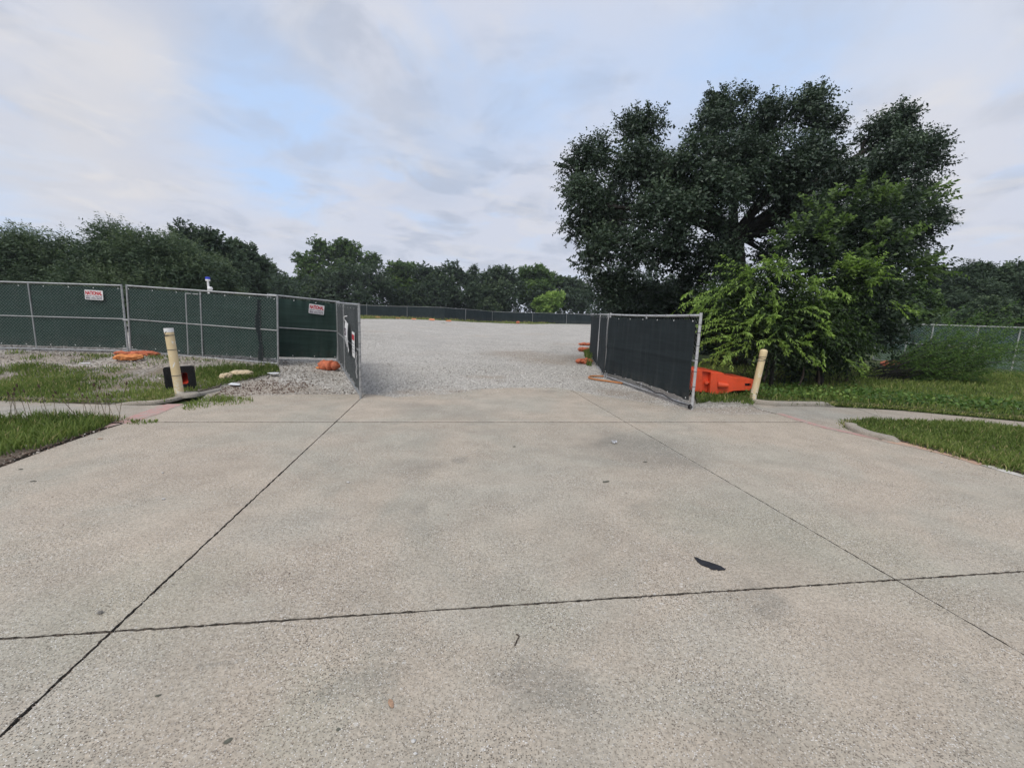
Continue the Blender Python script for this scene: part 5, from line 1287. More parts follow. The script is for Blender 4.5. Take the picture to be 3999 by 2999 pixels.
# --- signs
def text_mesh(body, w_, h_, mat, bold=0.0):
    cu = bpy.data.curves.new('lettering', 'FONT')
    cu.body = body; cu.align_x = 'CENTER'; cu.align_y = 'CENTER'; cu.size = 1.0; cu.extrude = 0.0; cu.offset = bold
    ob = bpy.data.objects.new('lettering', cu); COL.objects.link(ob)
    bpy.context.view_layer.update()
    me = bpy.data.meshes.new_from_object(ob.evaluated_get(bpy.context.evaluated_depsgraph_get()))
    bpy.data.objects.remove(ob); bpy.data.curves.remove(cu)
    co = np.zeros(len(me.vertices)*3); me.vertices.foreach_get('co', co); co = co.reshape(-1, 3)
    mn, mx_ = co[:, :2].min(0), co[:, :2].max(0)
    co[:, 0] = (co[:, 0]-(mn[0]+mx_[0])/2)/(mx_[0]-mn[0])*w_
    co[:, 1] = (co[:, 1]-(mn[1]+mx_[1])/2)/(mx_[1]-mn[1])*h_
    out = np.stack([co[:, 0], np.zeros(len(co)), co[:, 1]], 1)
    me.vertices.foreach_set('co', out.ravel()); me.materials.clear(); me.materials.append(mat); me.update()
    return me
def rounded(w_, h_, r, n=4):
    pts = []
    for cx, cy, a0 in ((w_/2-r, h_/2-r, 0), (-w_/2+r, h_/2-r, 90), (-w_/2+r, -h_/2+r, 180), (w_/2-r, -h_/2+r, 270)):
        for i in range(n+1):
            a_ = math.radians(a0+90*i/n); pts.append((cx+r*math.cos(a_), cy+r*math.sin(a_)))
    return pts
def on_plane(Mx, p):
    q = Mx.inverted() @ Vector(p)
    return q.x, q.z
def rental_sign(Mx, p, w_, h_, label, tilt=0.0, yoff=-0.045):
    x_, z_ = on_plane(Mx, p)
    root = bpy.data.objects.new('rental_sign', None); COL.objects.link(root)
    root.matrix_world = Mx @ Matrix.Translation((x_, yoff, z_)) @ Matrix.Rotation(tilt, 4, 'Y')
    tag(root, label, 'sign')
    mb = MB(); mb.prism(rounded(w_, h_, 0.02), 0.0, 0.004); mb.build('plate', M['white'], root, local=True)
    for body, ww, hh, zc_, mt, bd in (('NATIONAL', 0.92, 0.42, 0.20, 'sign_red', 0.05), ('RENT-A-FENCE', 0.90, 0.14, -0.14, 'sign_ink', 0.02), ('800-352-5675', 0.90, 0.19, -0.345, 'sign_ink', 0.03)):
        o_ = link('lettering', text_mesh(body, w_*ww, h_*hh, M[mt], bd), root); o_.location = (0, -0.003, h_*zc_)
rental_sign(MA, (-11.538, 12.200, 1.968), 0.48, 0.26, 'white rental sign with red lettering on the fence at the far left', 0.03)
rental_sign(MC, (-5.945, 13.000, 1.770), 0.42, 0.27, 'white rental sign with red lettering on the short panel beside the gate', 0.05, yoff=-0.06)

# torn white notice with a big S, curling off the left gate
def plate_on(Mx, x0, z0, cols, name, label, cat, mat):
    root = bpy.data.objects.new(name, None); COL.objects.link(root)
    root.matrix_world = Mx @ Matrix.Translation((x0, 0, z0)); tag(root, label, cat)
    return root
xs_, zs_ = on_plane(MG, (-3.493, 9.300, 1.312))
xs_ = LG*0.69
nt = plate_on(MG, xs_, 1.08, None, 'torn_notice', 'torn white notice with a big letter S hanging loose on the left gate', 'notice', None)
mb = MB(); V_ = []; F_ = []
nw, nh = 6, 12
for j in range(nh):
    for i in range(nw):
        u_ = i/(nw-1)-0.5; v_ = j/(nh-1)
        V_.append((u_*0.62+0.03*math.sin(v_*3), -0.05-0.05*math.sin(v_*2.6)-0.06*(v_ < 0.12)*u_, -0.28+v_*0.62-0.10*(u_+0.5)*(1-v_)))
for j in range(nh-1):
    for i in range(nw-1):
        F_.append((j*nw+i, j*nw+i+1, (j+1)*nw+i+1, (j+1)*nw+i))
mb.add(V_, F_); mb.build('sheet', M['white'], nt, smooth=True, local=True)
o = link('lettering', text_mesh('S', 0.30, 0.17, M['sign_ink'], 0.03), nt); o.location = (-0.06, -0.108, 0.135)
for k_ in range(5):
    mb = MB(); mb.box((0.05, -0.104+0.006*k_, 0.0-0.05*k_), (0.15-0.02*(k_ % 2), 0.001, 0.010)); mb.build('print_line', M['sign_grey'], nt, local=True)
mb = MB(); mb.tube(smooth_line([(-0.28, -0.05, 0.33), (-0.34, -0.09, 0.40), (-0.24, -0.10, 0.46), (-0.20, -0.04, 0.48)], 4), 0.012, 5); mb.build('torn_strip', M['white'], nt, local=True)
n2_ = plate_on(MG, LG*0.885, 1.02, None, 'warning_notice', 'small white notice with red heading near the end post of the left gate', 'notice', None)
mb = MB(); mb.prism(rounded(0.42, 0.52, 0.02), -0.052, -0.048); mb.build('plate', M['white'], n2_, local=True)
mb = MB(); mb.box((0, -0.0545, 0.15), (0.18, 0.0012, 0.055)); mb.build('heading', M['sign_red'], n2_, local=True)
for k_ in range(4):
    mb = MB(); mb.box((0.0, -0.0545, 0.02-0.06*k_), (0.15-0.03*(k_ % 2), 0.0012, 0.011)); mb.build('print_line', M['sign_grey'], n2_, local=True)

# --- right gate leaf and its two neighbours
q0, q1, q2, q3 = Vector((3.566, 8.362, -0.000)), Vector((2.748, 12.456, 0.037)), Vector((2.961, 14.823, 0.077)), Vector((3.513, 19.675, 0.167))
gr, MR, LR = panel('gate_leaf', q1, q0, 'right gate leaf of bright pipe with dark windscreen, swung open towards the street', 'gate', hgt=1.83, pmat='galv_light', mids=(0.5,),
                   wire_y=0.02, fab=(0, 0.985, 0.16, 0.075), fmat='screen_dark', fy=-0.055, top_sag=0.02, rr=0.024, ext=0.05,
                   fabric_kw=dict(nx=170, nz=34, seed=17, amp=0.016, ridges=(0.5*4.85,), zridges=(0.95,), bottom=lambda x_: 0.055*math.sin(x_*0.72)+0.012*math.sin(x_*9)))
for i, z_ in enumerate((0.45, 0.75, 0.98, 1.25, 1.5, 1.66)):
    mb = MB(); mb.ring((LR, 0, z_), 0.030, 0.006, n=10, m=4); mb.build('wire_tie', M['steel'], gr, local=True)
mb = MB()
for k_ in range(5):
    mb.ring((LR-0.02+0.02*math.sin(k_), -0.03, 0.05), 0.045-0.004*k_, 0.008, axis='XYZ'[k_ % 3], n=10, m=5)
o = mb.build('tied_cloth_end', M['black'], gr, local=True)
mb = MB(); mb.tube(smooth_line([(LR*0.45, -0.035, 0.155), (LR*0.6, -0.045, 0.14), (LR*0.68, -0.05, 0.09), (LR*0.75, -0.05, 0.12), (LR*0.85, -0.045, 0.06), (LR-0.03, -0.03, 0.07)], 5), 0.012, 5)
mb.build('hanging_hem', M['black'], gr, local=True)
for i in range(9):
    mb = MB(); mb.ring((LR*(0.08+0.105*i), 0, 1.83), 0.029, 0.004, axis='X', n=8, m=4)
    mb.build('wire_tie', M['steel'], gr, local=True)
p2, M2, L2 = panel('fence_panel', q2, q1-Vector((0.04, -0.05, 0)), 'narrow fence panel between the right gate leaf and the panel going back', 'fence panel', hgt=1.83, pmat='galv_light',
                   posts=(0.0, 0.97), fab=(0, 1.0, 0.10, 0.06), fmat='screen_dark', fy=-0.028, fabric_kw=dict(nx=20, seed=23), wire_y=0.02)
mb = MB(); mb.box((0.06, -0.035, 0.98), (0.05, 0.02, 0.022)); mb.build('latch', M['galv_light'], p2, local=True)
p3, M3, L3 = panel('fence_panel', q3, q2-Vector((0.02, -0.04, 0)), 'dark screened fence panel running away from the right gate into the lot', 'fence panel', hgt=1.83, pmat='galv_light',
                   fab=(0, 0.995, 0.08, 0.05), fmat='screen_dark', fy=-0.028, fabric_kw=dict(nx=30, seed=29))

# --- far fence beyond the lot (wired together: one fence)
far_pts = [(-25.465, 64.643, 1.416), (-21.426, 63.481, 1.393), (-14.963, 61.096, 1.345), (-9.142, 57.231, 1.268), (-6.768, 60.537, 1.205), (-3.350, 66.990, 1.103), (2.924, 68.581, 1.134), (5.394, 69.352, 1.150), (8.478, 70.445, 1.172), (10.192, 70.892, 1.181), (14.430, 71.316, 1.189)]
ff = thing('perimeter_fence', far_pts[1], 'long dark screened fence along the far side of the gravel lot', 'fence')
fp = [Vector(p) for p in far_pts]
for i in range(len(fp)-1):
    Mx, L = frame_of(fp[i], fp[i+1])
    inv = Matrix.Translation(-ff.location) @ Mx
    hh = 1.62
    mb = fabric(0.0, L, 0.05, hh, 0.0, nx=24, nz=8, amp=0.05, sag=0.05, seed=40+i)
    mb.v = [tuple(inv @ Vector(v)) for v in mb.v]
    mb.build('windscreen', M['screen_far'], ff, smooth=True, local=True)
    mb = MB(); mb.tube([inv @ Vector((L*k_/8, -0.03, hh+0.03-0.05*math.sin(math.pi*k_/8)*(i % 2))) for k_ in range(9)], 0.022, 5)
    mb.build('rail', M['galv'], ff, local=True)
    if i in (1, 2, 4, 5, 6, 8):
        mb = MB(); mb.tube([inv @ Vector((0, -0.05, -0.05)), inv @ Vector((0, -0.05, hh+(0.35 if i == 1 else 0.06)))], 0.026, 6)
        mb.build('post', M['galv'], ff, local=True)
# --- pale fence on the far right
rf = [(17.488, 20.943, 0.191), (18.288, 20.198, 0.177), (18.861, 19.632, 0.166), (19.943, 18.747, 0.149), (20.541, 17.712, 0.130), (21.306, 16.707, 0.111)]
rp = [Vector(p) for p in rf]
rfn = thing('perimeter_fence', rf[0], 'pale see-through screened fence at the right, behind the wispy bush', 'fence')
for i in range(len(rp)-1):
    Mx, L = frame_of(rp[i], rp[i+1]); inv = Matrix.Translation(-rfn.location) @ Mx
    hh = 1.80
    mb = fabric(0.0, L, 0.05, hh-0.04, 0.02, nx=24, nz=8, amp=0.02, sag=0.02, seed=60+i); mb.v = [tuple(inv @ Vector(v)) for v in mb.v]
    mb.build('windscreen', M['screen_thin'], rfn, smooth=True, local=True)
    for zz in (0.05, 0.92, hh):
        mb = MB(); mb.tube([inv @ Vector((0, 0, zz)), inv @ Vector((L, 0, zz))], 0.026 if zz == hh else 0.017, 6); mb.build('rail', M['galv_light'], rfn, local=True)
    mb = MB(); mb.tube([inv @ Vector((0, 0, -0.05)), inv @ Vector((0, 0, hh+0.04))], 0.024, 8); mb.build('post', M['galv_light'], rfn, local=True)
    mb = wires(L, 0.06, hh, -0.02, pitch=0.12, r=0.0025); mb.v = [tuple(inv @ Vector(v)) for v in mb.v]
    mb.build('chain_link', M['wire'], rfn, local=True, kind='stuff')

# ================================================================== STREET FURNITURE AND LOOSE THINGS
# camera mast with blue lamp behind the left fence
cm0 = Vector((-26.315, 37.499, 0.876)); cm0 = Vector((-14.1, 20.6, H(-14.1, 20.6)))
pt_, pb_ = Vector((-14.388, 20.600, 3.008)), Vector((-14.376, 20.600, 2.306))
cm0.x = pb_.x
mast = thing('camera_mast', cm0, 'slim white camera mast with blue lamp rising behind the left fence', 'camera mast')
mb = MB(); mb.tube([cm0, (pt_.x, pt_.y, pt_.z)], 0.045, 8); mb.build('pole', M['white'], mast)
cz = pt_.z
mb = MB(); mb.box((pt_.x, pt_.y, cz+0.03), (0.075, 0.07, 0.04)); mb.build('bracket', M['white'], mast, bevel=0.01)
mb = MB(); mb.box((pt_.x+0.0, pt_.y, cz+0.12), (0.08, 0.07, 0.055)); mb.build('blue_lamp', M['blue'], mast, bevel=0.02)
mb = MB(); mb.tube([(pt_.x, pt_.y-0.02, cz-0.27), (pt_.x+0.12, pt_.y-0.1, cz-0.27)], 0.025, 6)
mb.build('arm', M['white'], mast)
mb = MB(); mb.lathe([(0.0, 0.09), (0.06, 0.085), (0.10, 0.05), (0.115, 0.0), (0.09, -0.06), (0.05, -0.09), (0.0, -0.10)], 14, Matrix.Translation((pt_.x+0.16, pt_.y-0.12, cz-0.36)))
mb.build('dome_camera', M['white'], mast, smooth=True)

# bollards
def bollard(base, lean_x, lean_y, hgt, r, label, flat, wire_z):
    root = bpy.data.objects.new('bollard', None); COL.objects.link(root)
    root.matrix_world = Matrix.Translation(base) @ Matrix.Rotation(lean_x, 4, 'Y') @ Matrix.Rotation(lean_y, 4, 'X')
    tag(root, label, 'bollard')
    mb = MB()
    if flat:
        mb.lathe([(r, -0.08), (r, hgt-0.003), (r-0.004, hgt), (0.0, hgt)], 24); mb.build('pipe', M['cream'], root, smooth=False, local=True)
    else:
        mb.lathe([(r, -0.08), (r, hgt-0.16)], 24); mb.build('pipe', M['cream'], root, smooth=True, local=True)
        mb = MB(); mb.lathe([(r+0.001, hgt-0.165), (r+0.006, hgt-0.15), (r+0.007, hgt-0.03), (r, hgt-0.008), (r*0.6, hgt+0.012), (0.0, hgt+0.018)], 24); mb.build('cap', M['cream'], root, smooth=True, local=True)
    if flat:
        mb = MB(); mb.lathe([(r+0.002, hgt-0.075), (r+0.002, hgt+0.002), (0.0, hgt+0.003)], 24); o_ = mb.build('white_top', M['white'], root, local=True)
    for z_, tl in wire_z:
        mb = MB(); mb.ring((0, 0, 0), r+0.006, 0.0045, n=20, m=4, M=Matrix.Translation((0, 0, z_)) @ Matrix.Rotation(tl, 4, 'Y'))
        mb.build('wire_loop', M['steel'], root, local=True)
    return root
b1 = bollard(Vector((-6.355, 8.095, 0.060)), -0.085, 0.0, 1.24, 0.074, 'cream bollard with white flat top, leaning left in front of the tipped cone', True, ((1.115, 0.12), (1.10, -0.10), (0.84, 0.05), (0.35, 0.03)))
mb = MB(); mb.tube(smooth_line([(-0.02, -0.09, 1.10), (0.0, -0.11, 1.13), (0.03, -0.10, 1.18)], 4), 0.006, 5); mb.build('wire_tail', M['steel'], b1, local=True)
b2 = bollard(Vector((5.353, 9.429, 0.061)), 0.115, 0.0, 1.10, 0.070, 'cream bollard with rounded cap, leaning right beside the orange barrier', False, ((0.95, -0.18), (0.90, 0.12), (0.87, -0.28)))
mb = MB(); mb.tube(smooth_line([(-0.07, -0.05, 0.88), (-0.14, -0.07, 0.875), (-0.19, -0.06, 0.88)], 4), 0.004, 4); mb.build('wire_tail', M['steel'], b2, local=True)
# concrete footing by the left bollard
fo = Vector((-6.262, 8.066, 0.050))
mb = MB(); mb.lathe([(0.20, -0.05), (0.20, 0.005), (0.17, 0.02), (0.0, 0.025)], 18, Matrix.Translation(fo+Vector((0.03, 0.06, 0)))); o = mb.build('bollard_footing', M['kerb'], smooth=True)
tag(o, 'round concrete footing at the base of the left bollard', 'footing')

# traffic cone tipped over, base towards the street
cb = Vector((-6.450, 8.232, 0.070)); cb = cb+Vector((-0.17, 0.25, 0))
cone = bpy.data.objects.new('traffic_cone', None); COL.objects.link(cone)
cone.matrix_world = Matrix.Translation(cb+Vector((0.0, 0.0, 0.215))) @ Matrix.Rotation(math.radians(36), 4, 'Z') @ Matrix.Rotation(math.radians(-5), 4, 'Y') @ Matrix.Rotation(math.radians(-82), 4, 'X') @ Matrix.Rotation(math.radians(3), 4, 'Z')
tag(cone, 'tipped traffic cone with black square base and red inside behind the left bollard', 'traffic cone')
# local: base plate in XY, cone body along +Z (which now points away from the street)
hs, ri = 0.25, 0.155
mb = MB(); outer = rounded(2*hs, 2*hs, 0.05, 4); nO = len(outer)
ang = [math.atan2(p[1], p[0]) for p in outer]
inn = [(ri*math.cos(a_), ri*math.sin(a_)) for a_ in ang]
vs = [(x_, y_, 0) for x_, y_ in outer]+[(x_, y_, 0) for x_, y_ in inn]+[(x_, y_, 0.03) for x_, y_ in outer]+[(x_, y_, 0.03) for x_, y_ in inn]
fs = []
for i in range(nO):
    j = (i+1) % nO
    fs += [(i, nO+i, nO+j, j), (2*nO+i, 2*nO+j, 3*nO+j, 3*nO+i), (i, j, 2*nO+j, 2*nO+i), (nO+i, 3*nO+i, 3*nO+j, nO+j)]
mb.add(vs, fs); mb.build('base', M['black'], cone, local=True)
mb = MB(); mb.lathe([(0.158, 0.012), (0.138, 0.06), (0.030, 0.68), (0.026, 0.68), (0.132, 0.06), (0.150, 0.012)], 28); mb.build('cone_body', M['cone'], cone, smooth=True, local=True)
mb = MB()
for i in range(40):
    a_ = 2*math.pi*i/40; ca, sa = math.cos(a_), math.sin(a_)
    re_ = min(0.225/max(abs(ca), abs(sa), 1e-3), 0.29)
    mb.box(((ri+0.02+re_)/2, 0, -0.006), ((re_-ri-0.03)/2, 0.004, 0.006), Matrix.Rotation(a_, 4, 'Z'))
mb.build('base_rib', M['black'], cone, local=True, kind='stuff')

# orange plastic barrier lying on its side
by0 = 9.75
ZX = lambda p: (p[0], p[2])
bprof = [ZX((4.110, 9.750, 0.626)), ZX((4.194, 9.750, 0.656)), ZX((4.825, 9.750, 0.589)), ZX((4.837, 9.750, 0.548)), ZX((4.918, 9.750, 0.531)), ZX((5.015, 9.750, 0.510)), ZX((5.096, 9.750, 0.493)), ZX((5.544, 9.750, 0.457)), ZX((5.583, 9.750, 0.247)),
         ZX((5.477, 9.750, 0.203)), ZX((5.090, 9.750, 0.175)), ZX((5.006, 9.750, 0.140)), ZX((4.930, 9.750, 0.111)), ZX((4.678, 9.750, 0.080)), ZX((4.515, 9.750, 0.114)), ZX((4.195, 9.750, 0.137)), ZX((4.097, 9.750, 0.250))]
bprof = bprof[::-1]
bar = thing('water_barrier', (bprof[0][0], by0+0.3, 0.07), 'orange plastic barrier lying on its side between the right gate and bollard', 'barrier')
mb = MB(); mb.prism(bprof, by0+0.10, by0+1.0); mb.build('body', M['barrier'], bar, bevel=0.018)
fl = [ZX((4.110, 9.750, 0.623)), ZX((4.194, 9.750, 0.653)), ZX((4.322, 9.750, 0.637)), ZX((4.364, 9.750, 0.129)), ZX((4.194, 9.750, 0.140)), ZX((4.100, 9.750, 0.250))][::-1]
mb = MB(); mb.prism(fl, by0-0.0, by0+0.12); mb.build('end_flange', M['barrier'], bar, bevel=0.012)
lip = [ZX((4.320, 9.750, 0.639)), ZX((4.517, 9.750, 0.618)), ZX((4.516, 9.750, 0.595)), ZX((4.323, 9.750, 0.615))][::-1]
mb = MB(); mb.prism(lip, by0-0.0, by0+0.12); mb.build('lip', M['barrier'], bar)
rb_ = [ZX((4.513, 9.750, 0.595)), ZX((4.663, 9.750, 0.581)), ZX((4.706, 9.750, 0.091)), ZX((4.630, 9.750, 0.082)), ZX((4.518, 9.750, 0.117))][::-1]
mb = MB(); mb.prism(rb_, by0-0.03, by0+0.12); mb.build('rib', M['barrier'], bar, bevel=0.012)
side = [ZX((4.662, 9.750, 0.587)), ZX((4.822, 9.750, 0.586)), ZX((4.837, 9.750, 0.545)), ZX((5.015, 9.750, 0.507)), ZX((5.096, 9.750, 0.490)), ZX((5.320, 9.750, 0.473)), ZX((5.350, 9.750, 0.198)), ZX((5.090, 9.750, 0.178)), ZX((4.929, 9.750, 0.114)), ZX((4.712, 9.750, 0.088))][::-1]
mb = MB(); mb.prism(side, by0+0.02, by0+0.13); mb.build('side_wall', M['barrier'], bar, bevel=0.012)
for pl in ([(5.320, 9.750, 0.473), (5.541, 9.750, 0.454), (5.554, 9.750, 0.368), (5.332, 9.750, 0.361)], [(5.340, 9.750, 0.294), (5.561, 9.750, 0.301), (5.580, 9.750, 0.247), (5.477, 9.750, 0.206), (5.350, 9.750, 0.198)], [(5.468, 9.750, 0.365), (5.555, 9.750, 0.368), (5.561, 9.750, 0.301), (5.476, 9.750, 0.298)]):
    mb = MB(); mb.prism([ZX(q) for q in pl][::-1], by0+0.022, by0+0.13); mb.build('side_wall', M['barrier'], bar)
sl_ = [ZX((5.343, 9.750, 0.352)), ZX((5.460, 9.750, 0.355)), ZX((5.465, 9.750, 0.307)), ZX((5.348, 9.750, 0.304))][::-1]
mb = MB(); mb.prism(sl_, by0+0.075, by0+0.098); mb.build('slot_shade', M['black'], bar)  # black plate added at the back of the recess, as the slot's dark shade
kn = Vector((4.453, 9.750, 0.349))
mb = MB(); mb.tube([(kn.x+0.03, by0+0.12, kn.z), (kn.x-0.01, by0-0.0, kn.z)], 0.038, 12); mb.tube([(kn.x+0.06, by0+0.06, kn.z), (kn.x-0.03, by0+0.03, kn.z)], 0.03, 12); mb.build('pin_knob', M['barrier'], bar, bevel=0.005)
ka, kb = Vector((4.702, 9.750, 0.316)), Vector((4.918, 9.750, 0.304))
mb = MB(); mb.tube([(ka.x, by0+0.01, ka.z), (kb.x, by0-0.045, kb.z)], [0.075, 0.055], 16); mb.build('hinge_boss', M['barrier'], bar, bevel=0.008)

# sandbags
def bag(name, c_, L, W, Hh, rot, label, mat, cat='sandbag', seed=0, neck=False, crease=0.12, group=None, tilt=0.0, detail=(34, 22)):
    nu, nv = detail
    V_ = []; F_ = []
    for i in range(nu+1):
        u_ = -1+2*i/nu
        k_ = max(0.0, 1-abs(u_)**3.0)**0.45
        if neck: k_ *= 1-0.55*math.exp(-((u_-0.42)/0.10)**2)
        for j in range(nv):
            a_ = 2*math.pi*j/nv
            ca, sa = math.cos(a_), math.sin(a_)
            yy = math.copysign(abs(ca)**0.75, ca)*W/2*k_
            zz = math.copysign(abs(sa)**0.9, sa)*Hh/2*k_
            nz_ = vnoise(np.array([u_*3.0+seed]), np.array([a_*1.3+seed*0.7]), 1.6, seed)[0]+0.5*vnoise(np.array([u_*3.0+seed]), np.array([a_*1.3]), 4.0, seed+4)[0]-0.75
            cr_ = abs(math.sin(u_*7.0+3.0*nz_+seed))*abs(math.sin(a_*3+seed*1.7+2.0*nz_))
            f_ = 1+crease*3.2*nz_-crease*1.3*cr_
            V_.append((u_*L/2*(1+0.05*math.sin(a_*2+seed)), yy*f_, (zz*f_)+Hh*0.42 if zz*f_+Hh*0.42 > 0 else -0.005))
    for i in range(nu):
        for j in range(nv):
            F_.append((i*nv+j, i*nv+(j+1) % nv, (i+1)*nv+(j+1) % nv, (i+1)*nv+j))
    F_.append(tuple(range(nv))); F_.append(tuple(nu*nv+j for j in range(nv-1, -1, -1)))
    mb = MB(); mb.add(V_, F_)
    o_ = mb.build(name, mat, smooth=True, local=True)
    o_.location = c_; o_.rotation_euler = (tilt, 0, rot)
    return tag(o_, label, cat, group)
bag('sandbag', (-5.093, 11.872, 0.113), 0.62, 0.36, 0.30, -0.25, 'plump orange sandbag with tied neck at the foot of the left gate', M['orange'], seed=2, neck=True, crease=0.10)
bag('sandbag', (-5.344, 11.859, 0.133), 0.22, 0.12, 0.07, 0.1, 'loose orange neck flap beside the plump sandbag', M['orange_pale'], 'bag flap', seed=4)
bag('sandbag', (-9.702, 10.809, 0.357), 0.62, 0.42, 0.15, 0.15, 'flattened pale orange sandbag in front of the left fence post', M['orange_pale'], seed=6, crease=0.2)
bag('sandbag', (-10.044, 11.625, 0.384), 0.85, 0.34, 0.13, 0.12, 'long flattened pinkish orange sandbag behind the pale one', M['orange'], seed=9, crease=0.2)
bag('sandbag', (-10.587, 11.586, 0.384), 0.34, 0.24, 0.12, -0.2, 'small crumpled orange sandbag left of the double fence post', M['orange'], seed=10, crease=0.2)
bag('sandbag', (-6.397, 10.070, 0.140), 0.50, 0.36, 0.15, 0.18, 'weathered tan sandbag lying in the grass near the left fence', M['tan_bag'], seed=11, crease=0.14)
bag('sandbag', (-6.524, 9.712, 0.109), 0.26, 0.26, 0.15, 0.6, 'small round tan end of a burst sandbag beside the longer one', M['tan_bag'], seed=13, crease=0.16)
bag('sandbag', (2.685, 16.102, 0.100), 0.66, 0.4, 0.20, 0.2, 'nearest crumpled orange sandbag beside the right fence', M['orange'], seed=15, crease=0.28)
bag('sandbag', (3.516, 21.280, 0.197), 0.62, 0.5, 0.22, -0.1, 'middle rounded orange sandbag beside the right fence', M['orange'], seed=17, crease=0.16)
bag('sandbag', (4.219, 25.318, 0.276), 0.80, 0.45, 0.17, 0.1, 'farthest flat orange sandbag beside the right fence', M['orange'], seed=19, crease=0.22)
bag('sandbag', (4.044, 12.900, 0.044), 0.85, 0.34, 0.15, -0.5, 'dirty orange sandbag half hidden behind the right gate leaf', M['orange'], seed=21, crease=0.22)
bag('sandbag', (15.794, 17.940, 0.134), 0.9, 0.5, 0.3, 0.1, 'orange sandbag at the foot of the pale right fence', M['orange'], seed=25, crease=0.22)
for i, (p_, wd_, hh_) in enumerate((((-18.045, 57.638, 1.276), 0.95, 0.32), ((-15.363, 57.024, 1.264), 1.0, 0.26), ((-10.254, 54.405, 1.212), 0.9, 0.36), ((-12.818, 55.727, 1.238), 0.75, 0.26), ((-8.068, 53.743, 1.165), 0.9, 0.24))):
    bag('sandbag', p_, wd_*0.85, 0.45, hh_*0.7, 0.1*i, '%s of the five pale orange sandbags on the far fence grass strip' % ('leftmost', 'second from left', 'fourth from left', 'middle one', 'rightmost')[i], M['orange_far'], seed=30+i, group='orange sandbags along the far fence', detail=(12, 8))
bag('sandbag', (0.618, 63.853, 1.040), 0.6, 0.45, 0.42, 0.0, 'bright orange sandbag at the right part of the far fence', M['orange'], seed=37, detail=(12, 8))
# orange hose loop
hp = [(2.964, 11.422, 0.022), (2.686, 11.682, 0.025), (2.382, 11.951, 0.029), (2.227, 12.176, 0.033), (2.233, 12.443, 0.037), (2.407, 12.662, 0.040), (2.655, 12.666, 0.040), (2.882, 12.574, 0.039)]
mb = MB(); mb.tube(smooth_line([Vector(p)+Vector((0, 0, 0.025)) for p in hp], 5), 0.024, 8)
tag(mb.build('hose', M['hose'], smooth=True), 'orange hose lying in a flat loop at the foot of the right gate', 'hose')

# grey marker post and white block at the right edge
mp = Vector((10.658, 8.782, 0.070))
mk = thing('marker_post', mp, 'grey post with white base cut by the right edge of the photo', 'post')
mb = MB(); mb.tube([mp, mp+Vector((0.02, 0, 0.62))], 0.055, 10); mb.build('post', M['galv'], mk)
mb = MB(); mb.box(mp+Vector((-0.02, 0.0, 0.02)), (0.12, 0.10, 0.04)); mb.build('base_block', M['white'], mk, bevel=0.015)

# ------------------------------------------------------------------ thin morning haze
hm = bpy.data.materials.new('haze'); hm.use_nodes = True; hm.node_tree.nodes.clear(); ht = NT(hm.node_tree)
hv = ht.n('ShaderNodeVolumePrincipled', {}, Color=(0.86, 0.92, 1.0, 1), Density=0.00045, Anisotropy=0.2)
ht.n('ShaderNodeOutputMaterial', {}, Volume=hv)
mb = MB(); mb.box((0, 290, 10.0), (890, 880, 11.5))
tag(mb.build('haze', hm), kind='stuff')

# ------------------------------------------------------------------ litter
def flat_piece(name, pts, z, th, label, cat, mat, bend=0.0):
    n = len(pts)
    cx = sum(p[0] for p in pts)/n; cy = sum(p[1] for p in pts)/n
    vs = [(p[0], p[1], z+bend*math.hypot(p[0]-cx, p[1]-cy)*random.uniform(0.4, 1.2)) for p in pts]
    vs += [(v[0], v[1], v[2]+th) for v in vs]
    fs = [tuple(range(n-1, -1, -1)), tuple(range(n, 2*n))]+[(i, (i+1) % n, (i+1) % n+n, i+n) for i in range(n)]
    mb = MB(); mb.add(vs, fs)
    return tag(mb.build(name, mat), label, cat)
flat_piece('rubber_strip', [(1.343, 2.878, -0.000), (1.364, 2.874, -0.000), (1.382, 2.844, -0.000), (1.421, 2.823, -0.000), (1.458, 2.796, -0.000), (1.487, 2.769, -0.000), (1.496, 2.741, -0.000), (1.509, 2.748, -0.000), (1.491, 2.725, -0.000), (1.454, 2.720, -0.000), (1.442, 2.714, -0.000), (1.437, 2.730, -0.000), (1.423, 2.721, -0.000), (1.396, 2.731, -0.000), (1.392, 2.750, -0.000), (1.381, 2.755, -0.000), (1.353, 2.779, -0.000), (1.341, 2.819, -0.000), (1.342, 2.860, -0.000)],
           0.002, 0.003, 'long torn strip of black rubber lying on the concrete', 'rubber scrap', M['rubber_strip'], 0.012)
wp = [(0.062, 2.059, -0.000), (0.074, 2.052, -0.000), (0.076, 2.039, -0.000), (0.066, 2.016, -0.000), (0.059, 1.993, -0.000), (0.054, 1.977, -0.000)]
mb = MB(); mb.tube(smooth_line([Vector(p)+Vector((0, 0, 0.004)) for p in wp], 4), [0.0035]*20+[0.0025], 6)
tag(mb.build('twig', M['twig'], smooth=True), 'small dark hooked twig on the near concrete slab', 'twig')
def leaf(c_, L, W, rot, label, mat):
    pts = []
    for i in range(12):
        a_ = 2*math.pi*i/12
        x_ = L/2*math.cos(a_); y_ = W/2*math.sin(a_)*(1-0.25*math.cos(a_))
        pts.append((c_[0]+x_*math.cos(rot)-y_*math.sin(rot), c_[1]+x_*math.sin(rot)+y_*math.cos(rot)))
    return flat_piece('dry_leaf', pts, 0.002, 0.0015, label, 'leaf', mat, 0.12)
leaf((-0.478, 1.624, -0.000), 0.050, 0.020, -1.0, 'pale brown dry leaf lying left of the near centre', M['leaf_dry'])
leaf((1.013, 4.304, -0.000), 0.085, 0.035, 0.4, 'grey withered leaf below the crumpled wrapper', M['leaf_grey'])
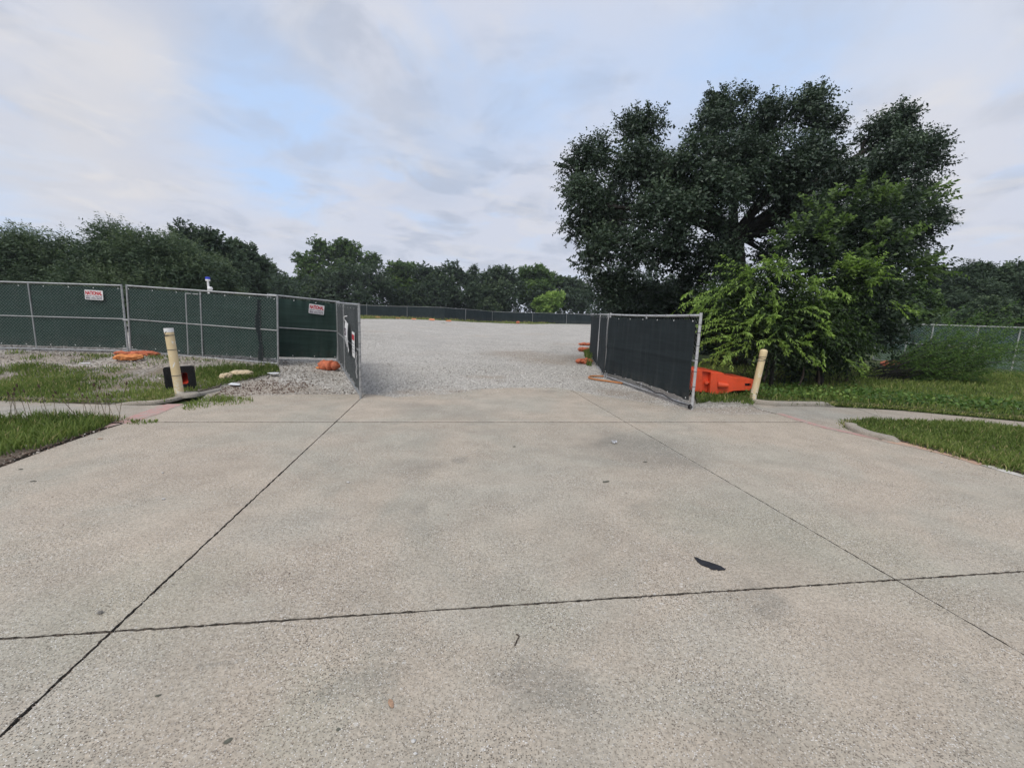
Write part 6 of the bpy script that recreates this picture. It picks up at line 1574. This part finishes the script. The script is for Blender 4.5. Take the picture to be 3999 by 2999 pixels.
leaf((-1.059, 1.442, -0.000), 0.032, 0.018, 0.9, 'dark leaf near the bottom left of the concrete', M['leaf_grey'])
leaf((-0.656, 1.502, -0.000), 0.016, 0.014, 0.3, 'small dark leaf fragment near the bottom edge', M['leaf_grey'])
leaf((-1.485, 1.631, -0.000), 0.024, 0.010, 0.4, 'tiny dark leaf right of the left slab joint', M['leaf_grey'])
leaf((1.633, 4.997, -0.000), 0.05, 0.03, 0.2, 'small black leaf scrap right of the wrapper', M['leaf_grey'])
leaf((0.055, 5.465, -0.000), 0.05, 0.03, 0.8, 'small black leaf scrap in the middle of the drive', M['leaf_grey'])
leaf((-4.501, 3.873, -0.000), 0.055, 0.02, 0.2, 'dark leaf by the left edge of the drive', M['leaf_grey'])
leaf((-4.949, 4.164, -0.000), 0.035, 0.03, 0.2, 'round dark scrap near the left mulch', M['leaf_grey'])
leaf((-5.190, 5.267, -0.000), 0.06, 0.04, 0.2, 'brown leaf near the left grass corner', M['leaf_dry'])
def pebble(c_, s, label, mat, seed):
    rr_ = random.Random(seed)
    V_ = []; F_ = []
    for i in range(5):
        ph = math.pi*(i+0.5)/5
        for j in range(8):
            a_ = 2*math.pi*j/8; k_ = rr_.uniform(0.8, 1.15)
            V_.append((c_[0]+s*math.sin(ph)*math.cos(a_)*k_, c_[1]+s*0.75*math.sin(ph)*math.sin(a_)*k_, s*0.5*math.cos(ph)*k_+s*0.45))
    for i in range(4):
        for j in range(8):
            F_.append((i*8+j, (i+1)*8+j, (i+1)*8+(j+1) % 8, i*8+(j+1) % 8))
    F_.append(tuple(range(8))); F_.append(tuple(39-j for j in range(8)))
    mb = MB(); mb.add(V_, F_)
    return tag(mb.build('pebble', mat), label, 'pebble')
pebble((-0.345, 1.462, -0.000), 0.011, 'grey white pebble near the bottom centre of the concrete', M['pebble_pale'], 1)
pebble((-0.327, 1.413, -0.000), 0.009, 'white pebble just below the grey white one', M['pebble_pale'], 2)
pebble((-3.022, 3.567, -0.000), 0.016, 'white pebble on the left part of the drive', M['pebble_pale'], 3)
pebble((-3.525, 4.179, -0.000), 0.012, 'small pale pebble on the left part of the drive', M['pebble_pale'], 4)
pebble((-2.204, 2.125, -0.000), 0.016, 'flat grey chip beside the left joint crossing', M['pebble_dark'], 5)
pebble((-1.595, 4.070, -0.000), 0.016, 'pale pebble right of the left slab joint', M['pebble_pale'], 6)
pebble((5.518, 5.317, -0.000), 0.016, 'white pebble near the right grass island', M['pebble_pale'], 7)
# crumpled wrapper
wc = Vector((1.416, 5.757, -0.000))
mb = MB()
for k_ in range(4):
    a_ = random.uniform(0, 6.28)
    V_ = [wc+Vector((random.uniform(-.07, .07), random.uniform(-.04, .04), random.uniform(0.002, 0.045))) for _ in range(5)]
    mb.add(V_, [(0, 1, 2), (0, 2, 3), (1, 3, 4), (2, 4, 0)])
tag(mb.build('wrapper', M['paper']), 'crumpled pale wrapper lying on the right of the middle slab', 'litter')
flat_piece('paper_scrap', [(-6.190, 9.250, 0.081), (-6.193, 9.380, 0.092), (-6.112, 9.446, 0.096), (-5.946, 9.310, 0.079), (-5.882, 9.144, 0.066), (-6.004, 9.116, 0.066)], 0.05, 0.004, 'white paper scrap on the brown stones by the left kerb end', 'litter', M['paper'], 0.2)
flat_piece('paper_scrap', [(-5.955, 10.335, 0.164), (-5.883, 10.490, 0.170), (-5.711, 10.465, 0.155), (-5.671, 10.308, 0.143), (-5.812, 10.238, 0.147)], Hn(-5.9, 10.3)+0.04, 0.004, 'thin white plastic scrap in the grass right of the tan sandbag', 'litter', M['paper'], 0.15)
flat_piece('paper_scrap', [(-9.883, 9.733, 0.239), (-9.830, 9.810, 0.253), (-9.663, 9.791, 0.250), (-9.560, 9.661, 0.225), (-9.683, 9.614, 0.217)], 0.36, 0.004, 'white paper scrap on the gravel below the left sign', 'litter', M['paper'], 0.2)

# ------------------------------------------------------------------ seed-headed weeds by the left drive edge
st_m = MB(); st_m.tube(smooth_line([(0, 0, 0), (0.01, 0.0, 0.2), (0.04, 0.0, 0.42)], 3), [0.0028]*6+[0.0018], 4)
st_mesh = st_m.mesh('stem', M['stem'])
sh_m = MB(); sh_m.lathe([(0.0, -0.022), (0.008, -0.012), (0.0095, 0.004), (0.006, 0.018), (0.0, 0.026)], 6, Matrix.Translation((0.041, 0, 0.44)))
sh_mesh = sh_m.mesh('seed_head', M['seed'])
GW = 'seed-headed weeds at the left drive edge'
def weed_at(x_, y_, sc, rz, first=[None]):
    r_ = thing('weed_stalk', (x_, y_, 0.01), 'thin brown weed stalk with dark seed head standing in the left front grass', 'weed', GW)
    r_.scale = (sc, sc, sc); r_.rotation_euler = (random.gauss(0, 0.12), random.gauss(0, 0.12), rz)
    link('stem', st_mesh, r_); link('seed_head', sh_mesh, r_)
for q in ((-6.821, 5.688, -0.000), (-6.828, 5.738, -0.000), (-6.554, 5.720, -0.000), (-6.545, 5.747, -0.000), (-6.536, 5.774, -0.000), (-6.478, 5.755, -0.000), (-6.435, 5.787, -0.000), (-6.317, 5.749, -0.000), (-6.296, 5.777, -0.000), (-6.126, 5.798, -0.000), (-6.080, 5.804, -0.000), (-5.953, 5.793, -0.000), (-5.872, 5.856, -0.000), (-5.738, 5.899, -0.000), (-5.719, 5.928, -0.000), (-5.672, 5.934, -0.000), (-5.625, 5.940, -0.000), (-5.600, 5.970, -0.000), (-5.587, 5.999, -0.000), (-5.517, 5.981, -0.000), (-5.525, 6.035, -0.000), (-5.471, 6.042, -0.000), (-5.439, 6.074, -0.000), (-5.402, 6.078, -0.000), (-5.354, 6.085, -0.000)):
    sc = random.uniform(0.75, 1.35)
    x_, y_ = q[0]*1.0-0.25, q[1]-0.05
    weed_at(x_, y_, sc, random.uniform(0, 6.28))
for q in ((6.754, 7.681, -0.000), (8.282, 7.731, -0.000), (8.386, 7.709, -0.000), (8.532, 7.727, -0.000), (8.635, 7.705, -0.000), (8.792, 7.655, -0.000), (9.046, 7.584, -0.000), (7.762, 7.809, -0.000)):
    sc = random.uniform(0.4, 0.7)
    r_ = thing('weed_stalk', (q[0], q[1], 0.05), 'short weed stalk at the back edge of the right grass island', 'weed', 'weed stalks of the right grass island')
    r_.scale = (sc, sc, sc); r_.rotation_euler = (random.gauss(0, 0.2), random.gauss(0, 0.2), random.uniform(0, 6.28))
    link('stem', st_mesh, r_); link('seed_head', sh_mesh, r_)
